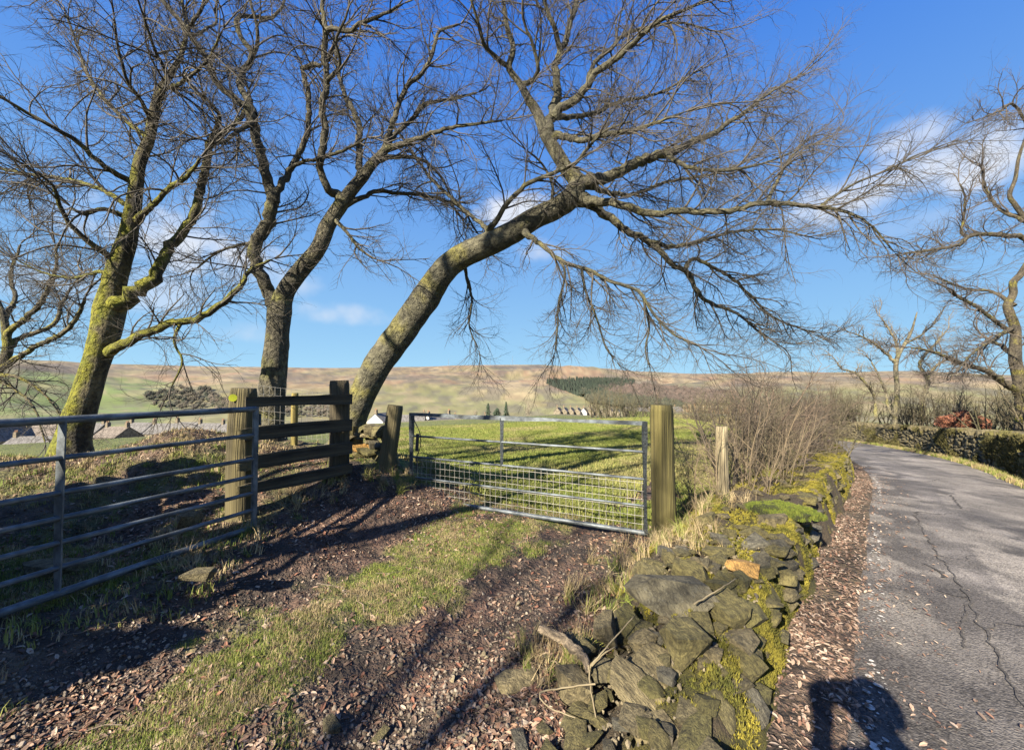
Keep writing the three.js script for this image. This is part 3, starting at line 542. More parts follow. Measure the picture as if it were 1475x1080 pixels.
makeTree({
  name: 'beech_tree', label: 'bare tree with a long trunk leaning right over the field gate', seed: 33, D: 6.6, group: 'bare trees along the bank',
  bark: { dark: [0.075, 0.072, 0.05], light: [0.14, 0.132, 0.09], moss: 0.3, top: 6, mossA: [0.13, 0.125, 0.03], mossB: [0.2, 0.18, 0.05] }, base: P(490, 668, 6.6), trunkFrom: 0.78, tstep: 0.06,
  trunk: [[494, 650, 23], [506, 612, 21], [520, 575, 21], [536, 540, 22.5], [560, 502, 23], [590, 462, 23], [616, 424, 22.5, -0.05], [634, 396, 21.5, -0.1], [658, 374, 20.5, -0.1], [692, 357, 19.5, -0.15], [731, 339, 18.5, -0.2], [768, 315, 17.5, -0.2], [805, 298, 17.5, -0.2], [827, 280, 18, -0.2], [831, 261, 15, -0.2], [817, 244, 12.5, -0.2], [802, 220, 12, -0.2], [786, 193, 11, -0.15], [774, 163, 9, -0.1], [761, 142, 7.4, -0.1], [748, 119, 6.4, 0], [733, 97, 6, 0], [738, 78, 5.6, 0], [738, 62, 5.2, 0.1], [731, 41, 4.8, 0.1], [727, 14, 4, 0.2], [720, -40, 3, 0.3], [715, -90, 1.8, 0.4]],
  limbs: [
    [[735, 100, 5], [732, 97, 4.6], [700, 68, 4, -0.3], [690, 37, 3.2, -0.5], [680, 5, 2.6, -0.7], [672, -50, 1.6, -0.9]],
    [[786, 192, 11, -0.15], [790, 176, 9, -0.1], [797, 156, 8.5, 0], [803, 128, 7.6, 0.1], [800, 97, 6.6, 0.2], [807, 75, 6.2, 0.3], [814, 61, 5.9, 0.3], [822, 31, 5.4, 0.4], [830, 6, 4.8, 0.5], [840, -35, 3.5, 0.6], [850, -80, 2, 0.7]],
    [[807, 78, 5.6, 0.3], [805, 64, 5.2, 0.2], [797, 36, 4.8, 0], [789, 17, 4, -0.1], [778, -15, 3, -0.2], [765, -60, 2, -0.4]],
    [[799, 168, 9, -0.1], [803, 158, 8.2, -0.15], [825, 147, 7.8, -0.3], [842, 130, 7.2, -0.4], [855, 108, 6.8, -0.5], [880, 89, 6.2, -0.7], [905, 69, 5.8, -0.8], [922, 53, 5, -0.9], [944, 33, 4.4, -1.0], [967, 22, 3.8, -1.1], [1005, 6, 2.6, -1.2], [1050, -15, 1.6, -1.3]],
    [[846, 124, 5, -0.4], [855, 92, 4.4, -0.3], [878, 72, 4, -0.1], [900, 50, 3.6, 0.1], [936, 39, 3, 0.3], [980, 33, 2.2, 0.5], [1030, 45, 1.4, 0.7]],
    [[800, 168, 6, -0.1], [822, 168, 4.6, 0.2], [855, 164, 4.2, 0.5], [889, 147, 3.6, 0.8], [919, 142, 3, 1], [955, 131, 2.4, 1.2], [1000, 105, 1.6, 1.4]],
    [[795, 200, 8, -0.2], [803, 194, 6.4, -0.3], [817, 199, 6, -0.5], [839, 201, 5.2, -0.7], [872, 193, 4.6, -1.0], [905, 189, 4, -1.2], [936, 180, 3.2, -1.4], [990, 160, 2, -1.7]],
    [[836, 262, 13, -0.2], [846, 260, 11.5, -0.2], [867, 257, 10, -0.1], [894, 247, 9.2, 0], [922, 232, 8.8, 0.1], [950, 224, 8, 0.2], [978, 214, 7, 0.3], [1000, 203, 6.2, 0.4], [1028, 192, 5.2, 0.5], [1047, 178, 4.6, 0.6], [1075, 161, 4, 0.8], [1100, 139, 3, 1.0], [1150, 110, 1.8, 1.2]],
    [[836, 287, 12, -0.2], [852, 290, 9, -0.3], [872, 291, 7, -0.4], [905, 297, 6.2, -0.6], [936, 308, 6, -0.7], [980, 303, 5.8, -0.9], [1045, 305, 5.4, -1.1], [1076, 297, 5, -1.2], [1104, 292, 4.8, -1.3], [1135, 294, 4.4, -1.4], [1185, 299, 3.8, -1.5], [1223, 306, 3, -1.6], [1255, 325, 2.2, -1.7], [1290, 365, 1.4, -1.7]],
    [{ scale: 0.8 }, [1104, 293, 4, -1.3], [1110, 280, 3.4, -1.2], [1120, 262, 3, -1.1], [1135, 232, 2.4, -0.9], [1165, 200, 1.6, -0.7]],
    [{ scale: 0.8 }, [1180, 299, 3.2, -1.5], [1195, 287, 2.8, -1.5], [1233, 264, 2.4, -1.6], [1280, 244, 2, -1.7], [1320, 224, 1.5, -1.8], [1372, 204, 1, -1.9]],
    [{ bias: V(0, -0.7, 0) }, [840, 286, 11, -0.2], [852, 295, 8.5, -0.1], [874, 311, 7, 0], [905, 333, 6, 0.1], [930, 345, 5.5, 0.2], [955, 364, 5, 0.3], [970, 381, 4.6, 0.3], [989, 391, 4.2, 0.4], [1008, 425, 3.6, 0.5], [1029, 439, 3, 0.6], [1061, 451, 2.5, 0.7], [1092, 476, 2, 0.8], [1112, 490, 1.4, 0.8]],
    [{ scale: 0.8, bias: V(0.5, -0.5, 0) }, [986, 390, 4, 0.4], [998, 373, 3.5, 0.5], [1017, 380, 3.1, 0.6], [1051, 398, 2.8, 0.8], [1086, 430, 2.4, 1], [1110, 454, 2, 1.1], [1154, 473, 1.5, 1.3], [1182, 480, 1, 1.4]],
    [{ scale: 0.9 }, [935, 348, 4, 0.2], [973, 355, 3.4, 0.5], [1017, 345, 3, 0.8], [1061, 333, 2.6, 1.1], [1123, 331, 2, 1.4], [1160, 340, 1.4, 1.6]],
    [{ scale: 0.75, bias: V(0, -1, 0) }, [750, 330, 7, -0.2], [765, 342, 4.6, -0.5], [780, 352, 4, -0.7], [811, 377, 3.5, -0.9], [849, 389, 3.1, -1.1], [883, 406, 3, -1.3], [920, 420, 2.6, -1.4], [939, 448, 2.2, -1.5], [967, 479, 1.9, -1.6], [1011, 501, 1.4, -1.7]],
    [{ scale: 0.5, bias: V(0, -1, 0) }, [838, 387, 2.4, -1.1], [842, 414, 2.1, -1.1], [861, 461, 1.7, -1.1], [873, 501, 1.3, -1.1], [889, 522, 1, -1.1]],
    [{ scale: 0.5, bias: V(0, -1, 0) }, [808, 376, 2.4, -0.9], [814, 395, 2, -0.9], [805, 436, 1.7, -0.9], [803, 473, 1.4, -0.9], [799, 512, 1, -0.9]],
    [{ scale: 0.5, bias: V(0, -1, 0) }, [925, 424, 2.2, -1.4], [935, 470, 1.8, -1.3], [930, 505, 1.4, -1.3], [938, 535, 1, -1.3]],
    [[704, 345, 8, -0.15], [706, 330, 6, -0.3], [714, 318, 4.4, -0.4], [731, 292, 4, -0.6], [761, 264, 3.8, -0.8], [792, 251, 3.6, -0.9], [829, 234, 3.4, -1.0], [849, 210, 2.8, -1.1], [870, 190, 2.2, -1.2], [915, 172, 1.4, -1.3]],
    [[706, 335, 5, -0.2], [700, 328, 4, 0], [680, 312, 3.4, 0.2], [650, 285, 3, 0.5], [616, 251, 2.6, 0.7], [588, 210, 2, 0.9], [565, 180, 1.4, 1]],
    [{ scale: 0.6 }, [794, 300, 4, -0.25], [796, 285, 3, -0.3], [795, 261, 2.6, -0.4], [780, 235, 2, -0.5], [757, 215, 1.4, -0.6]],
    [{ scale: 0.9 }, [752, 125, 5], [775, 105, 4, -0.4], [770, 70, 3.4, -0.6], [755, 30, 2.6, -0.8], [752, -20, 1.8, -1]],
    [[845, 262, 6, -0.2], [870, 275, 4.4, 0.4], [910, 280, 3.6, 0.9], [960, 262, 2.8, 1.3], [1030, 250, 2, 1.7], [1085, 228, 1.4, 2]],
    [[960, 222, 4.5, 0.2], [990, 240, 3.6, -0.2], [1040, 245, 2.8, -0.5], [1100, 235, 2, -0.8], [1150, 215, 1.4, -1]],
    [{ scale: 0.6, bias: V(0, -1, 0) }, [668, 372, 4, -0.1], [672, 400, 2.4, 0.1], [680, 430, 1.8, 0.2], [676, 470, 1.3, 0.3], [690, 505, 0.9, 0.3]],
  ],
  cfg: cfg({ trop: (p, d, lv) => V((p.x > 0 ? 0.75 : -0.15) + d.x * 0.35, p.y < 4.6 ? -0.42 : 0.4, d.z * 0.35), ca: [0.02, 0.018, 0.015], cb: [0.08, 0.07, 0.053], g0: 0.2, l0: [0.8, 2.1] }),
});
makeTree({
  name: 'sycamore_tree', label: 'small many-branched bare tree beyond the mossy tree, crooked low limbs', seed: 44, D: 9.5, group: 'bare trees along the bank',
  bark: { dark: [0.055, 0.05, 0.035], light: [0.18, 0.155, 0.1], moss: 0.6, top: 6 }, base: P(-48, 640, 9.5), tsides: 12,
  trunk: [[-40, 610, 13], [-25, 570, 11], [-8, 540, 10], [10, 506, 9], [8, 480, 7], [4, 455, 6], [-10, 420, 4.5], [-20, 380, 3], [-15, 340, 1.5]],
  limbs: [
    [[10, 500, 7], [26, 487, 5, 0.2], [65, 474, 4.5, 0.4], [84, 457, 4, 0.5], [87, 441, 3.4, 0.5], [105, 410, 2, 0.6]],
    [[9, 490, 7], [13, 477, 6], [39, 457, 5.4, -0.2], [58, 435, 4.6, -0.3], [71, 412, 4, -0.4], [81, 380, 3, -0.5], [78, 350, 2, -0.5]],
    [[2, 528, 7], [13, 523, 6], [49, 500, 5, -0.4], [97, 474, 4.6, -0.7], [113, 451, 3.8, -0.8], [123, 425, 2.6, -0.9]],
    [[5, 460, 5], [20, 430, 4, 0.4], [15, 395, 3.2, 0.6], [30, 350, 2, 0.8]],
    [[-12, 545, 5], [20, 560, 3, -0.8], [50, 590, 2, -1.2], [65, 640, 1.2, -1.4]],
    [[-5, 540, 5], [30, 545, 3, -0.3], [70, 575, 2, -0.5], [100, 620, 1.2, -0.6]],
  ],
  cfg: cfg({ trop: (p, d) => V(d.x * 0.5, p.y < 2 ? -0.35 : 0.35, d.z * 0.4), g0: 0.24, g1: 0.16, g2: 0.11, l0: [0.7, 1.7], r2: 0.0036 }),
});
makeTree({
  name: 'ash_tree', label: 'tall bare tree with dark crooked trunk behind the roadside wall', seed: 55, D: 13.2, group: 'bare trees beyond the lane',
  bark: { dark: [0.05, 0.044, 0.034], light: [0.14, 0.115, 0.075], moss: 0.25, top: 6 }, base: P(1475, 640, 13.2), tsides: 14,
  trunk: [[1474, 610, 12], [1472, 573, 11], [1469, 546, 11], [1463, 519, 10.5], [1463, 495, 9.4], [1463, 472, 8.4], [1455, 451, 8], [1452, 439, 7.4], [1460, 424, 6.6], [1460, 407, 6.4], [1471, 395, 6.2], [1484, 372, 6], [1487, 345, 5.6], [1480, 320, 5], [1463, 295, 4.6], [1455, 282, 4.2], [1463, 258, 3.6], [1468, 228, 3], [1480, 190, 2.2], [1490, 140, 1.2]],
  limbs: [
    [[1463, 478, 5], [1450, 472, 4.2, -0.1], [1432, 461, 4, -0.3], [1411, 444, 3.6, -0.5], [1378, 426, 3, -0.8]],
    [[1469, 566, 7], [1452, 555, 6, -0.2], [1432, 540, 5.5, -0.4], [1417, 532, 5, -0.6], [1396, 527, 4.8, -0.8], [1375, 519, 4, -1], [1343, 506, 2.6, -1.3], [1310, 500, 1.6, -1.5]],
    [[1463, 515, 6], [1454, 507, 4.6, 0.3], [1443, 498, 3.6, 0.6], [1428, 490, 2.4, 0.9]],
    [[1486, 350, 6], [1470, 341, 5.2], [1450, 339, 4.8, -0.2], [1399, 339, 4, -0.6], [1382, 352, 3.4, -0.8], [1348, 359, 2.8, -1], [1300, 365, 1.8, -1.3]],
    [[1395, 341, 3.4, -0.6], [1385, 335, 3, -0.7], [1388, 319, 2.6, -0.7], [1390, 281, 2, -0.8], [1382, 262, 1.4, -0.8]],
    [[1478, 318, 5], [1440, 300, 3.4, 0.4], [1420, 270, 2.8, 0.7], [1415, 240, 2, 0.9]],
    [[1463, 440, 4], [1430, 420, 3, 0.6], [1390, 415, 2.4, 1.2], [1340, 395, 1.6, 1.8]],
    [[1462, 470, 4], [1430, 490, 3, -1.0], [1400, 510, 2, -1.6], [1370, 545, 1.2, -2]],
    [[1490, 200, 3], [1460, 150, 2.6, -0.5], [1440, 160, 2, -0.8], [1415, 170, 1.2, -1]],
    [[1488, 330, 5], [1510, 280, 4, 0.5], [1530, 220, 3, 1]],
    [[1484, 380, 5], [1520, 360, 4, 0.4], [1560, 330, 3, 0.8]],
  ],
  cfg: cfg({ trop: (p, d) => V(-0.3 + d.x * 0.4, 0.15, d.z * 0.4), ca: [0.03, 0.025, 0.021], cb: [0.1, 0.082, 0.063], g0: 0.27, g1: 0.17, g2: 0.12, l0: [0.9, 2.3], l1: [0.4, 1.1], r0: 0.02, r1: 0.01, r2: 0.006 }),
});
makeTree({
  name: 'hawthorn_tree', label: 'pale lichen-grey small tree with two thin trunks rising from the hedge', seed: 66, D: 21.8, group: 'bare trees beyond the lane',
  bark: { dark: [0.1, 0.09, 0.065], light: [0.25, 0.225, 0.16], moss: 0.3, top: 5, mossA: [0.2, 0.2, 0.08], mossB: [0.3, 0.27, 0.1] }, base: P(1289, 625, 21.8), tsides: 10, tstep: 0.12,
  trunk: [[1290, 602, 4.4], [1293, 564, 4.2], [1291, 528, 4], [1294, 513, 3.8], [1307, 490, 3], [1313, 478, 2.4], [1318, 462, 1.6], [1322, 448, 1]],
  limbs: [
    [[1291, 522, 3], [1278, 510, 2.6], [1260, 495, 2.2, -0.4], [1245, 486, 1.6, -0.8], [1230, 480, 1, -1]],
    [[1290, 602, 3], [1281, 590, 2.5], [1276, 565, 2.2, 0.2], [1266, 540, 1.8, 0.4], [1255, 520, 1.2, 0.6]],
    [[1327, 612, 4, 0.6], [1329, 587, 4, 0.6], [1333, 564, 3.8, 0.6], [1337, 546, 3.4, 0.7], [1325, 525, 2.8, 0.7], [1340, 504, 2.4, 0.8], [1352, 490, 1.8, 0.9], [1366, 474, 1, 1]],
    [[1262, 600, 3, -0.3], [1260, 572, 2.6, -0.3], [1245, 549, 2.2, -0.5], [1233, 537, 2, -0.6], [1213, 531, 1.4, -0.8], [1205, 520, 1, -1]],
    [[1295, 512, 3], [1290, 490, 2.2, 0.4], [1278, 470, 1.6, 0.7], [1270, 458, 1, 0.9]],
    [[1337, 543, 2.6, 0.7], [1352, 525, 2, 1], [1372, 515, 1.4, 1.4]],
    [[1304, 494, 2.4], [1322, 486, 1.8, -0.4], [1345, 468, 1.2, -0.8]],
  ],
  cfg: cfg({ trop: (p, d) => V(d.x * 0.4, 0.3, d.z * 0.4), ca: [0.06, 0.05, 0.036], cb: [0.18, 0.152, 0.105], g0: 0.24, g1: 0.17, g2: 0.13, l0: [0.8, 1.9], l1: [0.4, 1.0], r0: 0.022, r1: 0.013, r2: 0.009 }),
});
// ------------------------------------------------------------------ stones
function stoneGeo(seed, a = 1, b = 0.55, c = 0.75, n = 15) {
  const r = rnd(seed), pts = [];
  for (let i = 0; i < n; i++) {
    const v = jitter(r).normalize(), m = Math.max(Math.abs(v.x), Math.abs(v.y), Math.abs(v.z)), k = mix(1, 1 / m, 0.86) * (0.82 + 0.2 * r()) * 0.5;
    pts.push(V(v.x * k * a, clamp(v.y * k, -0.42, 0.42) * b, v.z * k * c));
  }
  return boxUV(new ConvexGeometry(pts));
}
const SLAB = [], BLOCK = [], CHIP = [];
for (let i = 0; i < 14; i++) { SLAB.push(stoneGeo(100 + i, 1, 0.4, 0.75, 17)); BLOCK.push(stoneGeo(200 + i, 1, 0.8, 0.85, 18)); CHIP.push(stoneGeo(300 + i, 1, 0.6, 0.8, 11)); }
const stoneMat = (r, g, b, o = {}) => mat({ color: lin(r, g, b), map: rep(T.stone, 1.7), bumpMap: rep(T.stoneBump, 2.3), bumpScale: 0.012, roughness: 0.92, ...o });
const STONE = [stoneMat(0.145, 0.128, 0.074), stoneMat(0.18, 0.154, 0.088), stoneMat(0.11, 0.102, 0.072), stoneMat(0.21, 0.18, 0.105), stoneMat(0.135, 0.13, 0.105), stoneMat(0.155, 0.14, 0.068)];
const MOSSY = [stoneMat(0.14, 0.126, 0.05), stoneMat(0.16, 0.142, 0.06), stoneMat(0.12, 0.112, 0.042)];
M.orangeStone = stoneMat(0.46, 0.275, 0.085);
M.moss = mat({ vertexColors: true, map: rep(T.fine, 3), bumpMap: rep(T.fineBump, 5), bumpScale: 0.02, roughness: 1 });
const pick = (a, r) => a[Math.floor(r() * a.length) % a.length];
// moss as countless short shoots
const mossShoot = (() => { const v = [], r = rnd(9); for (let k = 0; k < 9; k++) { const a = r() * 6.28, w = 0.0035, l = 0.55 + r() * 0.6, cx = (r() - 0.5) * 0.9, cz = (r() - 0.5) * 0.9, tx = cx + Math.cos(a) * 0.45, tz = cz + Math.sin(a) * 0.45, ww = 0.13; v.push(cx - Math.sin(a) * ww, -0.25, cz + Math.cos(a) * ww, cx + Math.sin(a) * ww, -0.25, cz - Math.cos(a) * ww, tx, l, tz); } const g = new THREE.BufferGeometry(); g.setAttribute('position', new THREE.Float32BufferAttribute(v, 3)); g.computeVertexNormals(); return g; })();

// ------------------------------------------------------------------ the tumbled mossy wall on the near side of the lane
const WALL_S0 = S0 + 1.45;
function wallProfile(e, s) {          // height of the earth-and-moss core over the lane, e metres right of the lane's edge, s metres past the camera
  const end = sstep(0.4, 3.0, s), hgt = (0.34 + 0.16 * sstep(2.5, 5, s)) * end * (0.86 + 0.28 * fbm(s * 1.1, 1, 4, 3));
  const face = sstep(-0.36, -0.52, e + 0.07 * (fbm(s * 2.6, 8, 1, 3) - 0.5) * 2), bk = mix(-0.72, -1.05, sstep(1.6, 3.2, s)), back = 1 - sstep(bk, bk - mix(0.4, 0.7, sstep(1.6, 3.2, s)), e);
  return hgt * face * back;
}
{
  const w = thing('dry_stone_wall', 'low tumbled dry stone wall covered in green moss beside the lane', 'wall');
  const sA = 0.5, sB = 34, ns = 460, ne = 44;
  const col = (x, y, z) => { const n = fbm(x * 3, z * 3, y * 3, 4), b = fbm(x * 12, z * 12, y * 12, 3); return mix3(mix3([0.075, 0.055, 0.035], [0.13, 0.10, 0.055], b), mix3([0.07, 0.074, 0.011], [0.18, 0.155, 0.026], clamp((b - 0.3) * 1.9, 0, 1)), sstep(0.4, 0.54, n + (b - 0.5) * 0.3)); };
  const core = sheet(ne, ns, (i, j) => {
    const f = j / (ns - 1), s = sA + (sB - sA) * Math.pow(f, 1.7), e = mix(-0.3, -1.95, i / (ne - 1)), [x, d] = onLine(LE, LES, S0 + s, e);
    const p = wallProfile(e, s), b = nearY(x, d) - 0.03;
    return [x + (fbm(x * 5, d * 5, 2, 3) - 0.5) * 0.07 * p * 4, b + p + (p > 0.02 ? (fbm(x * 4, d * 4, 9, 4) - 0.5) * 0.16 + (fbm(x * 16, d * 16, 5, 2) - 0.5) * 0.05 : 0), -d];
  }, col);
  part('moss_bank', core, M.moss, w);
  const r = rnd(41), far = []; let made = 0;
  const stone = (geo, m, p, sc, rot, isFar) => {
    if (isFar || made >= 292) { const g = geo.clone(); g.applyMatrix4(new THREE.Matrix4().compose(p, new THREE.Quaternion().setFromEuler(rot), sc)); far.push(g); return; }
    const q = part('stone', geo, m, w); q.position.copy(p); q.scale.copy(sc); q.rotation.copy(rot); made++;
  };
  // tumbled stones on top and at the broken end
  for (let k = 0; k < 140; k++) {
    const s = k < 95 ? 1.25 + r() * 1.9 : 2.4 + Math.pow(r(), 1.5) * 7, e = -0.5 - r() * (k < 95 ? 0.68 : 0.6), [x, d] = onLine(LE, LES, S0 + s, e), sz = 0.07 + r() * r() * 0.14;
    stone(pick(r() < 0.6 ? SLAB : BLOCK, r), r() < 0.55 ? pick(MOSSY, r) : pick(STONE, r), V(x, nearY(x, d) + wallProfile(e, s) + sz * 0.06, -d), V(sz * 1.3, sz, sz), new THREE.Euler((r() - 0.5) * 0.7, r() * 6.28, (r() - 0.5) * 0.7), false);
  }
  // courses on the face towards the lane
  for (let s = 1.7; s < 20; s += s < 9 ? 0.0 : 0.0) {
    const len = 0.15 + r() * 0.22;
    for (let k = 0, y = 0.02; y < 0.43; k++) {
      const th = 0.05 + r() * 0.07, [x, d, a] = onLine(LE, LES, S0 + s + (r() - 0.5) * 0.16, -0.47 - y * 0.12 - r() * 0.05);
      if (y + th < wallProfile(-0.7, s) + 0.06 && r() < 0.86) stone(pick(SLAB, r), r() < 0.42 ? pick(MOSSY, r) : pick(STONE, r), V(x, nearY(x, d) + y + th / 2, -d), V(0.16 + r() * 0.1, th * 2.6, len * 1.25), new THREE.Euler((r() - 0.5) * 0.25, -a + (r() - 0.5) * 0.5, (r() - 0.5) * 0.22), s > 9.5);
      y += th * 0.95;
    }
    s += len * 0.92;
  }
  const m = part('stone', mergeGeometries(far), STONE[5], w); m.userData.kind = 'stuff';
  // moss shoots over the core
  const N = 52000, im = new THREE.InstancedMesh(mossShoot, mat({ color: lin(1, 1, 1), roughness: 1 }), N), mx = new THREE.Matrix4(), cc = new THREE.Color(); let c = 0;
  const q = new THREE.Quaternion();
  for (let tries = 0; c < N && tries < N * 4; tries++) {
    const s = 0.9 + Math.pow(r(), 1.9) * 16, e = r() < 0.35 ? -0.38 - r() * 0.2 : -0.38 - r() * 1.25, [x, d] = onLine(LE, LES, S0 + s, e), pf = wallProfile(e, s); if (pf < 0.05 || s < 1.7 + r() * 1.2) continue;
    const n = fbm(x * 3, -d * 3, (nearY(x, d) + pf) * 3, 3), b = fbm(x * 12, d * 12, 3, 2); if (n < 0.43 + r() * 0.09) continue;
    const y = nearY(x, d) - 0.03 + pf + (fbm(x * 4, d * 4, 9, 4) - 0.5) * 0.16 + (fbm(x * 16, d * 16, 5, 2) - 0.5) * 0.05 + r() * r() * 0.05, k = 0.007 + r() * 0.01;
    q.setFromEuler(new THREE.Euler((r() - 0.5) * 0.8, r() * 6.28, (r() - 0.5) * 0.8)); mx.compose(V(x, y, -d), q, V(k * 1.5, k, k * 1.5)); im.setMatrixAt(c, mx);
    const g = mix3([0.055, 0.06, 0.008], [0.24, 0.205, 0.025], clamp(b * 1.5 - 0.35 + r() * 0.25, 0, 1)); im.setColorAt(c++, cc.setRGB(...g));
  }
  im.count = c; im.name = 'moss'; im.userData.kind = 'stuff'; shade(im); w.add(im);
  // a bright cushion of moss on the wall top
  const cp = P(1126, 731, 3.55), cu = new THREE.SphereGeometry(0.5, 28, 14, 0, 6.2832, 0, 1.6), cq = cu.attributes.position, cv = new Float32Array(cq.count * 3);
  for (let i = 0; i < cq.count; i++) { const x = cq.getX(i), y = cq.getY(i), z = cq.getZ(i), k = 0.45 + 1.1 * fbm(x * 4, y * 4, z * 4, 4); cq.setXYZ(i, x * k * 0.5, y * k * 0.17, z * k * 0.34); cv.set(mix3([0.045, 0.065, 0.008], [0.1, 0.115, 0.015], fbm(x * 12, y * 12, z * 12, 3)), i * 3); }
  cu.computeVertexNormals(); cu.setAttribute('color', new THREE.BufferAttribute(cv, 3)); const cm = part('moss_cushion', cu, M.moss, w); cm.position.copy(cp).add(V(0, -0.06, 0)); cm.rotation.y = -0.5; cm.userData.label = 'bright green moss cushion';
  const is = new THREE.InstancedMesh(mossShoot, mat({ roughness: 1 }), 5200); for (let i = 0; i < 5200; i++) { const a = r() * 6.283, t = Math.sqrt(r()), x = Math.cos(a) * t * 0.27 * (0.75 + 0.5 * vn3(Math.cos(a) * 3, Math.sin(a) * 3, 7)), z = Math.sin(a) * t * 0.18 * (0.75 + 0.5 * vn3(Math.cos(a) * 3, Math.sin(a) * 3, 9)), y = 0.085 * Math.sqrt(Math.max(0, 1 - t * t)) * (0.5 + 0.9 * fbm(x * 14, z * 14, 3, 3)), k = 0.014 + r() * 0.018; q.setFromEuler(new THREE.Euler((r() - 0.5) * 0.8, r() * 6.28, (r() - 0.5) * 0.8)); mx.compose(V(x, y, z), q, V(k, k, k)); is.setMatrixAt(i, mx); is.setColorAt(i, cc.setRGB(...mix3([0.045, 0.075, 0.008], [0.135, 0.155, 0.018], r()))); }
  is.name = 'moss'; is.userData.kind = 'stuff'; shade(is); cm.add(is);
}
// unseen wall added off to the left, placed to cast the shade under the gate
{
  const w = thing('dry_stone_wall', 'unseen dry stone wall added at the hinge of the metal gate to cast shade', 'wall'), r = rnd(97), A = V(-3.9, 0, -0.1), B = V(-5.45, 0, -3.3), L = A.distanceTo(B), dir = B.clone().sub(A).normalize(), gs = [], hg = 1.25;
  const at = (s, e) => V(A.x + dir.x * s - dir.z * e, 0, A.z + dir.z * s + dir.x * e), ang = Math.atan2(dir.x, dir.z);
  const hc = new THREE.BoxGeometry(0.34, hg + 0.3, L); hc.rotateY(ang); hc.translate((A.x + B.x) / 2, hg / 2, (A.z + B.z) / 2); part('hearting', boxUV(hc), stoneMat(0.145, 0.128, 0.074), w); let n = 0;
  for (let y = 0; y < hg + 0.15; y += 0.125) for (let s = 0; s < L;) { const l = 0.22 + r() * 0.24; for (const e of [-0.17, 0.17]) { const p = at(s + l / 2, e); p.y = H(p.x, p.z) + y + 0.05; const geo = pick(SLAB, r); if (n < 290) { const q = part('stone', geo, pick(STONE, r), w); q.position.copy(p); q.scale.set(0.26, 0.36, l * 1.3); q.rotation.set((r() - 0.5) * 0.15, ang + (r() - 0.5) * 0.3, (r() - 0.5) * 0.15); n++; } else { const g2 = geo.clone(); g2.applyMatrix4(new THREE.Matrix4().compose(p, new THREE.Quaternion().setFromEuler(new THREE.Euler(0, ang, 0)), V(0.26, 0.36, l * 1.3))); gs.push(g2); } } s += l; }
  if (gs.length) part('stone', mergeGeometries(gs), STONE[0], w).userData.kind = 'stuff';
}
